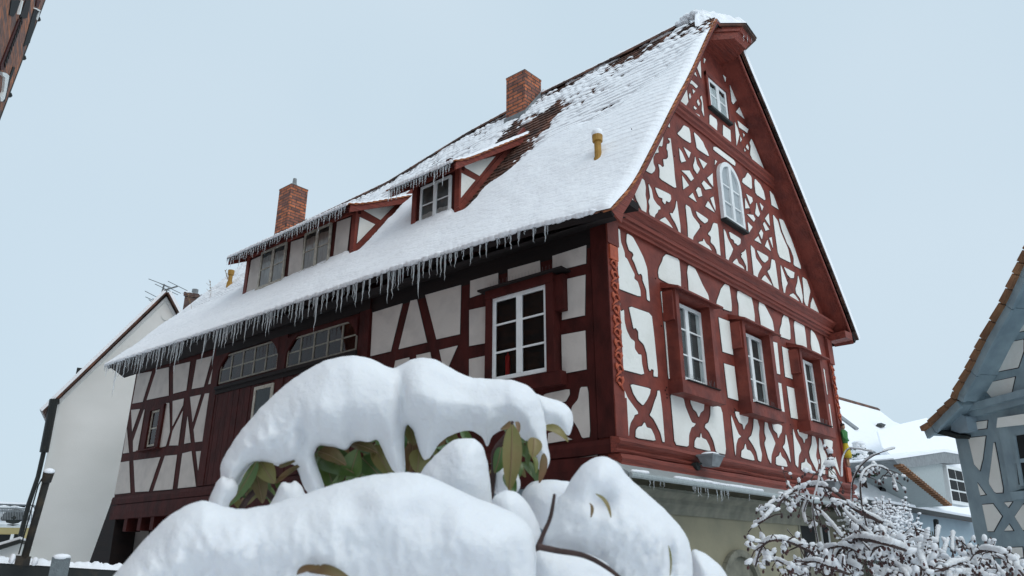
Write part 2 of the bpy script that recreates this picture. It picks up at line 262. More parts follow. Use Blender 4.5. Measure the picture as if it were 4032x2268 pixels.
PG+=[('B',p) for p in [
[(790,150),(855,150),(890,215),(868,235),(830,185)],[(795,190),(850,270),(805,302)],[(1000,210),(1043,172),(1047,280),(1020,245)],[(972,232),(1000,260),(1035,295),(985,305),(955,255)],[(925,285),(945,295),(958,355),(930,365),(908,310)],[(880,332),(912,405),(850,362)],
[(1025,375),(1050,362),(1065,440),(1066,475),(1045,430)],[(1005,400),(1015,410),(1060,490),(985,440)],[(1218,178),(1243,195),(1245,235)],
[(1328,165),(1360,200),(1365,305),(1285,245),(1290,215),(1310,205)],[(1388,215),(1430,260),(1460,320),(1475,395),(1395,340),(1385,250)],[(1510,315),(1540,350),(1580,465),(1525,430)],
[(1318,340),(1365,370),(1370,400),(1350,425)],[(1308,375),(1345,455),(1310,458)],[(1400,408),(1418,470),(1430,505),(1415,528),(1390,500),(1398,450)],[(1428,412),(1458,445),(1445,475)],[(1325,505),(1375,512),(1392,545),(1380,565)],[(1330,570),(1368,610),(1340,655)],
[(1500,500),(1510,600),(1470,540)],[(1465,568),(1505,630),(1475,640),(1455,585)],[(1440,630),(1455,660),(1445,708),(1422,660)],[(1415,685),(1440,745),(1385,715)],[(1505,698),(1525,692),(1535,780)],[(1490,715),(1518,805),(1470,765)],
[(345,285),(385,370),(435,460),(435,502),(265,420),(270,385)],[(420,190),(485,225),(498,285),(495,350),(505,400),(505,460),(495,540),(475,520),(470,480),(420,380),(405,325),(375,260)],
[(520,255),(545,300),(560,380),(590,425),(615,445),(618,465),(600,470),(595,490),(575,510),(560,570),(525,490),(530,440),(520,400),(535,370)],[(575,285),(700,345),(705,385),(690,410),(665,395),(655,425),(635,400),(635,375),(605,365),(585,320)],
[(750,390),(762,480),(780,600),(783,690),(770,680),(765,640),(740,580),(710,530),(695,495),(718,500),(740,455)],[(655,530),(680,560),(720,620),(728,660),(605,600),(605,560),(625,545)],
[(822,425),(860,450),(880,520),(935,590),(938,615),(920,640),(885,690),(880,745),(845,725),(840,600)],[(905,478),(1005,545),(1003,565),(980,580),(955,560),(940,545),(920,520)],[(1050,575),(1085,585),(1110,870),(1085,870),(1075,800),(1055,760),(1028,735),(1030,690),(1005,665),(1030,635)],
[(970,705),(990,745),(1015,765),(1040,810),(1050,845),(915,765),(935,730),(965,725)],[(1133,625),(1150,650),(1165,700),(1195,760),(1210,790),(1195,830),(1175,870),(1170,905),(1155,895),(1145,760)],[(1175,645),(1272,705),(1270,745),(1250,760),(1235,745),(1222,740),(1215,715),(1190,700)],
[(1312,790),(1325,880),(1330,1000),(1320,990),(1318,930),(1295,880),(1275,850),(1285,830),(1275,825),(1305,805)],[(1240,865),(1255,905),(1290,930),(1310,970),(1205,925),(1210,895)],[(1352,755),(1385,790),(1395,860),(1430,910),(1445,935),(1425,970),(1412,1000),(1410,1045),(1382,1030)],
[(1400,795),(1495,850),(1497,875),(1470,900),(1450,885),(1430,855)],[(1525,870),(1552,885),(1588,1150),(1560,1140),(1540,1090),(1515,1020),(1490,970),(1515,950)],[(1470,1000),(1495,1035),(1530,1085),(1535,1125),(1440,1070),(1445,1030)],
[(1535,505),(1575,560),(1595,640),(1620,700),(1660,790),(1675,870),(1680,900),(1580,850),(1545,600)],[(1585,540),(1620,555),(1690,720),(1770,955),(1705,920),(1705,860),(1680,790),(1650,740),(1635,700),(1610,640)],
[(1597,915),(1615,960),(1640,1030),(1655,1070),(1640,1100),(1630,1175),(1610,1070)],[(1625,935),(1710,980),(1705,1025),(1680,1025),(1655,1000)],[(1740,1000),(1765,1100),(1778,1180),(1775,1240),(1755,1190),(1725,1150),(1720,1110),(1735,1060)],[(1700,1150),(1720,1170),(1750,1215),(1765,1245),(1665,1190),(1675,1160)],
[(1775,1015),(1810,1040),(1840,1130),(1830,1180),(1815,1275),(1790,1215),(1785,1120)],[(1860,1185),(1920,1335),(1840,1290),(1845,1230)]]]
PG+=[('C',p) for p in [
[(92,250),(145,255),(155,380),(190,480),(195,530),(215,545),(260,640),(290,700),(285,740),(320,770),(345,850),(350,920),(115,830),(95,500)],
[(215,298),(270,330),(320,420),(375,530),(412,640),(425,800),(440,962),(412,945),(405,850),(370,760),(365,710),(350,690),(330,700),(290,590),(265,540),(280,510),(270,485),(235,460),(210,380)],
[(600,500),(725,550),(740,700),(745,850),(530,740),(520,680),(530,630),(560,570),(570,530)],[(815,605),(880,640),(910,700),(960,810),(1010,900),(1025,992),(880,920),(820,860),(815,760),(805,680)],[(1175,788),(1215,810),(1230,900),(1240,1000),(1240,1065),(1090,1010),(1095,960),(1120,890),(1135,840)],
[(1297,855),(1430,912),(1450,1000),(1465,1100),(1465,1178),(1310,1110),(1310,1000),(1292,920)],[(1510,958),(1550,980),(1590,1050),(1640,1150),(1660,1275),(1530,1220),(1515,1100),(1505,1040)],[(1755,1088),(1790,1110),(1810,1200),(1818,1342),(1715,1305),(1712,1240),(1730,1180),(1735,1130)],
[(1855,1150),(1950,1195),(1965,1300),(1978,1430),(1870,1385),(1860,1280),(1850,1200)],[(2015,1235),(2055,1280),(2090,1360),(2125,1519),(2035,1474),(2015,1380)]]]
PG+=[('D',p) for p in [
[(118,-24),(148,-15),(145,45),(160,65),(185,50),(190,160),(210,250),(250,330),(290,360),(290,430),(325,485),(355,490),(360,570),(385,690),(148,628),(130,300)],
[(232,12),(455,90),(480,300),(520,708),(475,700),(478,640),(455,628),(440,650),(425,620),(410,480),(380,390),(330,340),(325,260),(300,228),(280,235),(262,150)],
[(545,-130),(573,-120),(580,0),(605,300),(648,728),(622,722),(590,300),(560,0)],[(1055,262),(1062,268),(1125,880),(1118,880)],[(1112,125),(1218,165),(1255,492),(1152,460)],[(1165,575),(1265,605),(1305,938),(1205,908)],[(1645,362),(1685,375),(1715,682),(1665,668)],
[(1675,755),(1725,772),(1762,1088),(1715,1060)],[(1733,410),(1812,445),(1848,732),(1765,705)],[(1780,797),(1862,825),(1898,1122),(1822,1105)],[(2133,615),(2148,640),(2180,880),(2150,870)],[(2168,962),(2200,975),(2235,1245),(2205,1235)]]]
PG+=[('E',p) for p in [
[(298,648),(320,690),(350,760),(400,830),(430,870),(435,890),(405,900),(400,920),(375,960),(362,1010),(360,1072),(332,1070),(315,870)],[(372,645),(538,685),(530,730),(505,780),(475,822),(430,780),(395,720)],[(595,700),(612,702),(632,860),(652,1120),(635,1118),(620,1050),(590,985),(560,930),(530,900),(545,870),(570,790),(590,740)],[(488,958),(505,1000),(540,1010),(565,1060),(578,1110),(415,1085),(418,1020),(440,995),(468,990)],
[(700,720),(805,762),(820,830),(860,930),(875,960),(905,970),(890,992),(870,1000),(850,1060),(847,1158),(735,1140),(715,900)],[(860,765),(975,800),(970,860),(945,880),(930,918),(912,875),(885,850),(865,800)],[(1027,810),(1118,838),(1155,1222),(1072,1205),(1050,1110),(1010,1030),(980,1000),(985,975),(1010,960),(1025,900)],[(948,1045),(955,1085),(990,1100),(1015,1150),(1028,1195),(895,1165),(898,1110),(915,1080),(940,1085)],
[(1190,890),(1235,1010),(1255,1055),(1275,1075),(1250,1090),(1235,1140),(1230,1240)],[(1225,868),(1335,895),(1330,960),(1310,985),(1298,1020),(1288,975),(1260,960),(1235,910)],[(1380,915),(1405,930),(1425,1000),(1420,1060),(1425,1140),(1445,1220),(1438,1280),(1415,1270),(1400,1200),(1370,1140),(1335,1090),(1360,1065),(1375,1000)],[(1310,1130),(1320,1180),(1350,1190),(1375,1230),(1385,1272),(1275,1245),(1280,1190),(1300,1175)],
[(1470,945),(1490,960),(1500,1010),(1530,1070),(1555,1130),(1540,1170),(1522,1230),(1520,1298),(1495,1250),(1465,1130),(1480,1090),(1465,1040)],[(1525,955),(1610,985),(1605,1040),(1590,1060),(1578,1090),(1570,1050),(1540,1020)],[(1640,1050),(1665,1170),(1680,1290),(1660,1240),(1635,1190),(1615,1160),(1635,1130)],[(1595,1200),(1605,1235),(1640,1270),(1655,1322),(1560,1305),(1560,1245),(1585,1230)],
[(1697,1005),(1720,1080),(1755,1150),(1765,1190),(1745,1230),(1740,1330),(1718,1300)],[(1730,1015),(1820,1045),(1815,1090),(1798,1095),(1790,1130),(1778,1090),(1750,1065)],[(1855,1055),(1880,1080),(1895,1150),(1885,1230),(1905,1300),(1895,1360),(1880,1330),(1840,1250),(1830,1200),(1850,1140)],[(1803,1250),(1815,1285),(1845,1310),(1858,1370),(1765,1350),(1768,1290),(1795,1285)],
[(1910,1080),(1930,1110),(1945,1170),(1975,1240),(1960,1300),(1960,1385),(1925,1370),(1930,1270),(1910,1180)],[(1945,1090),(2022,1110),(2020,1160),(2005,1180),(1995,1200),(1985,1160),(1955,1140)],[(2045,1240),(2060,1300),(2085,1400),(2050,1330),(2030,1290)],[(2010,1320),(2040,1350),(2065,1430),(1990,1400),(1990,1350)]]]
panels(GF,PG,house,'plaster_infill','plaster')
pg=MB()
for i in range(120):
    a=rnd.choice([.9,1.36,2.95,3.55,5.1,5.8,7.5,2.2,6.6])+rnd.uniform(-.06,.06); z=rnd.choice([3.95,4.05,5.05,5.85,7.3,8.35,6.95])+rnd.uniform(-.05,.05)
    p=GF.P(a,z,.0); pg.tube([p,p+GF.n*.008],.012,6)
pg.build('timber_pegs','brown',house)
# side infill
PS=[('F',p) for p in [[(1815,432),(2090,345),(2088,492),(1817,562)],[(1452,542),(1712,470),(1718,595),(1452,670)],[(1145,635),(1372,570),(1372,692),(1143,772)],[(1897,628),(2083,585),(2078,915),(1893,952)],[(1888,1075),(2082,1040),(2092,1355),(1895,1392)],[(1137,872),(1275,842),(1278,1140),(1137,1165)],
[(350,893),(592,818),(497,1208),(332,1248)],[(658,797),(710,785),(792,1135),(562,1190)],[(778,750),(1070,668),(1060,1068),(870,1110)],[(893,1198),(1042,1162),(960,1350),(925,1345)],[(705,1240),(818,1215),(850,1400),(720,1400)],[(535,1285),(648,1258),(645,1400),(510,1420)]]]
PS+=[('Q',p) for p in [[(1115,285),(1282,250),(1282,640),(1115,680)],[(1835,630),(2095,575),(2098,630),(2060,700),(2000,710),(1900,690)],[(2205,558),(2278,555),(2300,1045),(2222,1058),(2180,960),(2110,850),(2120,750),(2180,680)],[(1890,1010),(1950,990),(2125,1070),(1880,1110)],[(1965,1285),(2370,1222),(2350,1330),(1965,1410)],[(1600,1325),(1775,1312),(1775,1435),(1610,1449)]]]
PS+=[('H',p) for p in [[(355,305),(495,280),(405,577),(305,595)],[(540,265),(662,240),(660,515),(445,560)],[(705,225),(870,185),(832,465),(705,497)],[(935,168),(1085,130),(1003,430),(887,452)],[(1130,120),(1142,115),(1115,393),(1047,405)],[(293,657),(378,648),(303,865)],[(418,655),(425,655),(355,1058),(312,1065),(312,960)],[(250,840),(272,1075),(212,1083)],
[(637,590),(665,588),(672,870),(632,1010),(568,1028)],[(700,570),(808,545),(800,610),(698,815)],[(798,668),(752,1002),(665,1005),(700,860)],[(870,530),(975,508),(895,775)],[(1015,498),(1095,487),(1022,960),(918,972),(905,850)],[(845,720),(875,975),(812,988)]]]
PS+=[('I',p) for p in [[(985,523),(1055,512),(1065,770),(935,785)],[(1092,508),(1310,480),(1215,758),(1105,765)],[(1348,470),(1445,462),(1408,742),(1252,755)],[(1490,450),(1563,432),(1600,720),(1452,735)],[(1600,435),(1672,428),(1637,715),(1632,705)]]]
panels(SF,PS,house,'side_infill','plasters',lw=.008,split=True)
# cornices and mouldings on the gable
def sweep(prof,a0,a1,name,m,fr=GF,bulge=0,nseg=1,parent=None):
    w=MB(); n=len(prof); vs=[]
    for i in range(nseg+1):
        a=a0+(a1-a0)*i/nseg; dz=bulge*math.sin(math.pi*i/nseg)+ (noise.noise(V((a*1.3,3,len(name))))*.012 if nseg>1 else 0)
        vs+=[fr.P(a,z+dz,d) for d,z in prof]
    fs=[list(range(n))[::-1],list(range(nseg*n,nseg*n+n))]
    for i in range(nseg):
        for k in range(n): fs.append((i*n+k,i*n+(k+1)%n,(i+1)*n+(k+1)%n,(i+1)*n+k))
    w.add(vs,fs); return w.build(name,m,parent or house)
sweep([(-.02,6.37),(.05,6.37),(.05,6.42),(.09,6.44),(.09,6.49),(.12,6.50),(.12,6.56),(.10,6.58),(.15,6.64),(.20,6.68),(.20,6.73),(.14,6.76),(.10,6.80),(-.02,6.82)],-.02,8.52,'main_cornice','redh',nseg=24)
sweep([(-.02,9.36),(.03,9.36),(.03,9.41),(.07,9.44),(.07,9.5),(.11,9.53),(.11,9.6),(.05,9.64),(-.02,9.66)],2.18,6.6,'upper_cornice','redh',nseg=16)
sweep([(-.02,2.99),(.06,2.99),(.08,3.02),(.06,3.05),(.11,3.09),(.14,3.13),(.11,3.18),(.02,3.2),(-.02,3.2)],-.06,8.45,'base_moulding','redh',nseg=24)
sweep([(-.25,2.72),(.10,2.72),(.13,2.76),(.11,2.85),(.13,2.91),(.10,2.97),(-.25,2.97)],-.02,8.42,'sill_beam','redh',nseg=40)
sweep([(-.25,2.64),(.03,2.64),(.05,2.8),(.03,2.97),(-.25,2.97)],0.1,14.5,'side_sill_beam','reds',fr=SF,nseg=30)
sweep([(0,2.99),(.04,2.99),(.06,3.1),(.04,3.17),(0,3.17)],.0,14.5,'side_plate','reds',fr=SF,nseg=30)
# lower storey
w=MB(); w.wbox(GF,.15,8.2,0,2.72,-.45,-.12)
w.build('ground_storey_wall','olive',house)
sweep([(-.13,2.28),(-.09,2.28),(-.07,2.36),(-.02,2.42),(-.02,2.48),(.10,2.56),(.10,2.60),(-.13,2.60)],.1,8.25,'stone_cornice','olived')
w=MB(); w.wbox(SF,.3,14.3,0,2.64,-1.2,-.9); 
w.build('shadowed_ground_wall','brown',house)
w=MB()
a0=SF.u('I',905,715,.0)[0]; 
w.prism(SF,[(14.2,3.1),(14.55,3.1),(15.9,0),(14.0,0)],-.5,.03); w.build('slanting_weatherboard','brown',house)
for y in [12.9,12.3,11.1,9.9,13.6,8.7]:
    w=MB(); w.wbox(SF,y,y+.16,2.35,2.66,-.35,.0); w.build('joist_end','reds',house)
# windows of the ground storey, pilaster
w=MB()
for (x0,x1,y0,y1) in [(1035,1190,985,1500)]:
    a=GF.u('J',x0,y0,-.1)[0]; b=GF.u('J',x1,y0+200,-.1)[0]; w.wbox(GF,a,b,0,2.28,-.12,-.04)
w.build('pilaster','olived',house)
def ppoly(name,m,k,pts,d0,d1,parent=None,fr=GF):
    w=MB(); w.prism(fr,[fr.u(k,x,y,d1) for x,y in pts],d0,d1); return w.build(name,m,parent or house)
ppoly('niche','olived','J',[(640,970),(810,985),(850,1449),(690,1449)],-.12,-.105)
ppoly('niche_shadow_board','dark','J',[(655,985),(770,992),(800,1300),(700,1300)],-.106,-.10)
ppoly('ground_window','white','J',[(822,1000),(890,1010),(915,1210),(850,1200)],-.12,-.09)
ppoly('ground_window_pane','dark','J',[(835,1040),(880,1048),(898,1190),(855,1182)],-.10,-.085)
w=MB(); cx_,cz_=GF.u('J',170,1449,-.1); pts=[(cx_+math.cos(t)*.62,cz_-.28+math.sin(t)*.62) for t in [math.pi*i/16 for i in range(17)]]
for p,q in zip(pts,pts[1:]): w.bar(GF.P(*p,-.08),GF.P(*q,-.08),.10,.07,side=GF.n)
w.build('arch_moulding','olived',house); w=MB(); w.prism(GF,[(cx_+math.cos(t)*.56,cz_-.28+math.sin(t)*.56) for t in [math.pi*i/16 for i in range(17)]],-.12,-.11); w.build('arch_recess','olived',house)
# zinc ledge with snow and gutter lip
w=MB(); nn=90
sweep([(.0,2.86),(.03,2.88),(.34,2.70),(.34,2.64),(.30,2.64),(.02,2.72),(0,2.72)],-.2,8.4,'zinc_ledge','zinc',nseg=1)
w=MB(); w.tube([GF.P(-.2,2.665,.36),GF.P(8.4,2.665,.36)],.035,8); w.build('gutter','zinc',house)
w=MB()
for i in range(151):
    a=-.1+i*.057; 
    r=.034+.012*noise.noise(V((a*2,0,0)))
    if noise.noise(V((a*.9,7,1)))>.28 or i==150:
        if w.v: w.build('ledge_snow','snow',house,smooth=True); w=MB()
        continue
    w.ball(GF.P(a,2.705+r*.3,.335),(r*1.15,r*1.3,r*.8),j=.12)
# corner posts with carving
w=MB(); w.wbox(GF,0,.25,3.2,6.37,-.25,.035); w.wbox(GF,-.01,.27,3.2,3.75,-.2,.05); w.wbox(GF,-.01,.27,6.0,6.37,-.2,.06); w.build('corner_post','red',house)
w=MB(); w.wbox(GF,8.2,8.42,3.2,6.37,-.25,.035); w.wbox(GF,8.18,8.44,5.75,6.3,-.2,.07); w.build('corner_post','red',house)
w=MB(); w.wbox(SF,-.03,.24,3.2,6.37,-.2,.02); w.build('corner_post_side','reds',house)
def carve(a0,a1,z0,z1,n):
    w=MB(); am=(a0+a1)/2; hw=(a1-a0)/2; h=(z1-z0)/n
    for i in range(n):
        s_=1 if i%2 else -1; zc=z0+h*(i+.5)
        pts=[]
        for k in range(15):
            t=k/14; ang=t*5.2; rr=hw*.78*(1-t*.72); pts.append(GF.P(am+s_*(math.cos(ang)*rr-.0),zc+math.sin(ang)*rr*1.15+h*.05,.05))
        w.tube(pts,[.017*(1-.3*k/14) for k in range(15)],6)
        w.ball(pts[-1],(.027,.016,.027))
        w.tube([GF.P(am-s_*hw*.8,zc-h*.55,.045),GF.P(am-s_*hw*.2,zc-h*.2,.05),GF.P(am+s_*hw*.75,zc+.02,.045)],[.008,.018,.008],6)
        w.ball(GF.P(am-s_*hw*.6,zc+h*.33,.05),(.03,.018,.05),j=.1)
    return w.build('scroll_carving','orange',house,smooth=True)
carve(.03,.24,3.85,5.75,11); carve(8.22,8.40,4.45,5.7,6)
w=MB(); w.wbox(GF,.03,.23,5.76,5.98,.03,.065); w.build('carved_collar','orange',house)
fig=bpy.data.objects.new('carved_figure',None); C.objects.link(fig); fig.parent=house; fig.location=GF.P(8.32,3.6,.06)-K
fx=8.32
w=MB(); w.tube([GF.P(fx,z,.07) for z in (3.72,3.8,4.0,4.03)],[.095,.10,.055,.05],8); w.build('skirt','yel',fig,smooth=True)
w=MB(); w.tube([GF.P(fx,z,.07) for z in (4.02,4.12,4.26,4.31)],[.055,.07,.085,.04],8); w.tube([GF.P(fx-.08,4.26,.07),GF.P(fx-.10,4.14,.09),GF.P(fx-.03,4.08,.13)],.025,6); w.tube([GF.P(fx+.08,4.26,.07),GF.P(fx+.10,4.14,.09),GF.P(fx+.03,4.08,.13)],.025,6); w.build('jacket','green',fig,smooth=True)
w=MB(); w.ball(GF.P(fx,4.37,.08),(.042,.042,.055)); w.tube([GF.P(fx-.04,3.72,.07),GF.P(fx-.04,3.55,.07)],.02,6); w.tube([GF.P(fx+.04,3.72,.07),GF.P(fx+.04,3.55,.07)],.02,6); w.build('head_and_legs','skin',fig,smooth=True)
w=MB(); w.ball(GF.P(fx,4.41,.07),(.05,.05,.04)); w.build('hair','stem',fig,smooth=True)
w=MB(); w.wbox(GF,8.22,8.42,3.22,3.52,.03,.07); w.build('figure_plinth','orange',house)
# ------------------------------------------------------------------ windows
def leafwin(fr,a0,a1,b0,b1,d,parent,cols=2,rows=3,fw_=.055,bar_=.022,m='white',curtain=None,pane='glass',name='window',th=.05,split=True,back='dark',bd=None):
    w=MB(); 
    w.wbox(fr,a0,a1,b0,b0+fw_,d-th,d); w.wbox(fr,a0,a1,b1-fw_,b1,d-th,d); w.wbox(fr,a0,a0+fw_,b0+fw_,b1-fw_,d-th,d); w.wbox(fr,a1-fw_,a1,b0+fw_,b1-fw_,d-th,d)
    for c in range(1,cols):
        a=a0+(a1-a0)*c/cols; k=(fw_*.85 if split and (cols==2 or c==cols//2) else bar_/2*1.3); w.wbox(fr,a-k,a+k,b0+fw_,b1-fw_,d-th,d+.004)
    o=w.build(name,m,parent)
    w=MB()
    for r in range(1,rows):
        b=b0+(b1-b0)*r/rows; w.wbox(fr,a0+fw_,a1-fw_,b-bar_/2,b+bar_/2,d-th*.8,d-.008)
    if rows>1: w.build('glazing_bars',m,o)
    w=MB(); q=[fr.P(a0+fw_*.5,b0+fw_*.5,d-th*.4),fr.P(a1-fw_*.5,b0+fw_*.5,d-th*.4),fr.P(a1-fw_*.5,b1-fw_*.5,d-th*.4),fr.P(a0+fw_*.5,b1-fw_*.5,d-th*.4)]
    if (q[1]-q[0]).cross(q[2]-q[0]).dot(fr.n)<0: q=q[::-1]
    w.add(q,[(0,1,2,3)]); w.build('pane',pane,o,recalc=False)
    w=MB(); w.wbox(fr,a0+.01,a1-.01,b0+.01,b1-.01,d-th-.02,d-th+.004) if bd is None else w.wbox(fr,a0+.01,a1-.01,b0+.01,b1-.01,-.01,bd); w.build('pane_backing',back,o)
    if curtain:
        w=MB()
        for (c0,c1,e0,e1) in curtain:
            A0=a0+(a1-a0)*c0;A1=a0+(a1-a0)*c1;B0=b0+(b1-b0)*e0;B1=b0+(b1-b0)*e1; n=24
            vs=[];fs=[]
            for i in range(n+1):
                t=i/n; dd=d-th*.68+.004*math.sin(t*38); vs+=[fr.P(A0+(A1-A0)*t,B0,dd),fr.P(A0+(A1-A0)*t,B1-(.03*abs(math.sin(t*9)) if e1<1 else 0),dd)]
            for i in range(n): fs.append((2*i,2*i+2,2*i+3,2*i+1))
            w.add(vs,fs)
        w.build('curtain','curtain',o,smooth=True)
    return o
def hole_wall(): pass
def casing(fr,a0,a1,b0,b1,dep,m,o,bt=.1,bl=.1,apron=.2,hood=True,spikes=True,mh=None):
    # projecting boxed surround
    w=MB(); w.wbox(fr,a0-bl,a0,b0,b1+.04,-.05,dep); w.wbox(fr,a1,a1+bl*1.4,b0,b1+.04,-.05,dep); w.wbox(fr,a0-bl,a1+bl*1.4,b1+.04,b1+.12,-.05,dep+.004); w.build('surround',m,o)
    w=MB(); w.wbox(fr,a0-bl-.04,a1+bl*1.4+.06,b0-apron,b0-.003,-.05,dep+.03); w.build('sill_box',m,o)
    if hood:
        w=MB(); w.add([fr.P(a,z,d) for a in (a0-bl-.06,a1+bl*1.4+.16) for d,z in ((0,b1+.23),(dep+.10,b1+.10),(dep+.10,b1+.07),(0,b1+.13))],[(0,1,2,3),(7,6,5,4),(0,4,5,1),(1,5,6,2),(2,6,7,3),(3,7,4,0)]); w.build('drip_hood',mh or m,o)
    w=MB(); w.wbox(fr,a0,a1+.02,b0-.003,b0+.012,-.02,dep+.06); w.build('sill','brown',o)
    w=MB()
    for i in range(26): 
        a=a0+(a1-a0)*(i+.5)/26; w.ball(fr.P(a,b0+.018,dep*.72),(.03,.05,.012+.008*rnd.random()),nu=6,nv=4)
    w.build('sill_snow','snow',o,smooth=True)
    if spikes:
        w=MB()
        for i in range(30):
            a=a0+(a1-a0)*(i+.5)/30; p=fr.P(a,b0+.02,dep*.8); w.tube([p,p+Z*.12+fr.n*rnd.uniform(-.04,.05)+fr.ex*rnd.uniform(-.03,.03)],.0016,3,False)
        w.build('bird_spikes','greyp',o)
WINS=[]
for i,(a0,a1,b0,b1) in enumerate([(1.60,2.57,4.20,5.56),(3.82,4.80,4.20,5.57),(6.24,7.15,4.20,5.56)]):
    # the wall is built solid, so the opening is formed by the deep surround in front of it
    o=leafwin(GF,a0,a1,b0+.08,b1-.02,.055,house,2,3,.06,.025,curtain=[(0,.3,0,1),(.86,1,0,1)] if i==0 else [(0,.3,0,1),(.88,1,0,1)],th=.05,back='room')
    casing(GF,a0,a1,b0,b1,.22,'red',o)
    w=MB(); w.wbox(GF,a0-.15,a0-.1,b1-.42,b1+.06,0,.19); w.build('shutter_box','red',o)
o=leafwin(SF,.98,2.05,4.22,5.56,.12,house,2,3,.065,.03,curtain=None,th=.035,bd=.004); 
w=MB(); w.wbox(SF,.84,.98,4.2,5.62,-.05,.16); w.wbox(SF,2.05,2.17,4.2,5.62,-.05,.16); w.wbox(SF,.84,2.17,5.56,5.70,-.05,.17); w.wbox(SF,.68,.84,5.1,5.66,-.02,.12); w.wbox(SF,.74,2.2,4.0,4.2,-.05,.15); w.build('surround','reds',o)
w=MB(); w.wbox(SF,.62,2.28,5.70,5.73,-.02,.24); w.build('drip_hood','brown',o)
w=MB()
for i in range(22): a=.8+i*.065; p=SF.P(a,5.73,.12); w.tube([p,p+Z*.13+S*rnd.uniform(-.01,.01)],.0016,3,False)
w.build('bird_spikes','greyp',o)
# candle and trinkets stand in the big side window
w=MB(); w.tube([SF.P(1.80,4.29,.045),SF.P(1.80,4.31,.045),SF.P(1.80,4.60,.045)],[.036,.038,.038],12); w.tube([SF.P(1.80,4.60,.045),SF.P(1.80,4.68,.045)],[.02,.004],6); tag(w.build('red_candle','candle'),'fat red candle standing inside the big side window','candle')
# arched gable window
ax0,ax1,az0,az1=3.80,4.68,7.72,9.06; am=(ax0+ax1)/2; hw=(ax1-ax0)/2; zc=az1-hw
def archpts(hw,z0,n=14): return [(am-hw,z0)]+[(am+hw,z0)]+[(am+hw*math.cos(math.pi*i/n),zc+hw*math.sin(math.pi*i/n)) for i in range(n+1)]
w=MB(); out=archpts(hw,az0); inn=archpts(hw-.09,az0+.09)
n=len(out)
for i in range(n):
    j=(i+1)%n; q=[out[i],out[j],inn[j],inn[i]]; w.prism(GF,q,-.01,.07)
w.wbox(GF,am-.05,am+.05,az0+.09,az1-.09,-.01,.074); arch=w.build('arched_window','white',house)
w=MB(); w.prism(GF,archpts(hw-.06,az0+.06),-.01,.03); w.build('pane','frost',arch)
w=MB(); 
for z in (8.13,8.5): w.wbox(GF,am-hw+.08,am+hw-.08,z-.014,z+.014,.02,.055)
w.build('glazing_bars','white',arch)
w=MB(); w.wbox(GF,am-hw-.02,am+hw+.02,az0-.045,az0-.002,-.01,.12); w.build('sill','iron',arch)
o=leafwin(GF,3.80,4.57,10.18,10.90,.03,house,2,2,.07,.035,curtain=[(0,1,0,.8)],th=.03); w=MB(); w.wbox(GF,3.74,4.63,10.12,10.17,0,.09); w.build('sill','iron',o)
w=MB(); w.wbox(GF,3.72,3.795,10.17,10.98,-.01,.05); w.wbox(GF,4.575,4.65,10.17,10.98,-.01,.05); w.wbox(GF,3.72,4.65,10.905,11.0,-.01,.055); w.build('surround','red',o)
# gallery windows on the side, cream frames with rounded timber head corners
for (a0,a1,b0,b1) in [(8.02,10.26,5.40,6.05),(5.50,7.70,5.36,5.97)]:
    o=leafwin(SF,a0,a1,b0,b1,.02,house,5,2,.035,.03,m='gframe',th=.03,split=False,curtain=None,back='pan_' if False else 'galb')
    w=MB()
    for s_,a in ((1,a0),(-1,a1)): 
        w.prism(SF,[(a-s_*.02,b1+.03),(a+s_*.34,b1+.03),(a+s_*.2,b1-.06),(a+s_*.06,b1-.2),(a-s_*.02,b1-.34)],-.01,.05)
    w.build('arch_brackets','reds',o)
for a in (10.28,7.72,5.14): w=MB(); w.wbox(SF,a,a+.28,3.2,6.3,-.02,.045); w.build('gallery_post','reds',house)
w=MB(); w.wbox(SF,5.42,10.28,5.26,5.33,-.02,.10); w.wbox(SF,5.42,10.28,5.17,5.258,-.02,.06); w.build('gallery_rail','brown',house)
w=MB(); w.wbox(SF,5.14,10.5,6.08,6.5,-.02,.05); w.wbox(SF,.25,5.14,6.0,6.5,-.02,.004); w.wbox(SF,10.5,14.4,6.30,6.5,-.02,.004); w.build('eaves_shade_plate','brown',house)  # near-black bands at the wall top, eaves shade put into the colour
w=MB(); a=5.45
while a<10.25:
    w.wbox(SF,a,min(a+.2,10.27),3.2,5.165,-.02,.03+.012*rnd.random()); a+=.215
w.build('plank_cladding','reds',house)
o=leafwin(SF,8.02,8.70,4.2,5.10,.07,house,1,1,.07,.03,m='oldwhite',th=.03)
o=leafwin(SF,12.74,13.22,4.28,5.16,.02,house,1,2,.05,.03,m='oldwhite',th=.03)
w=MB(); w.wbox(SF,12.56,12.74,4.2,5.22,-.02,.07); w.wbox(SF,13.22,13.42,4.2,5.22,-.02,.07); w.wbox(SF,12.56,13.42,5.16,5.26,-.02,.072); w.wbox(SF,12.5,13.46,4.18,4.21,-.02,.14); w.build('surround','reds',o)
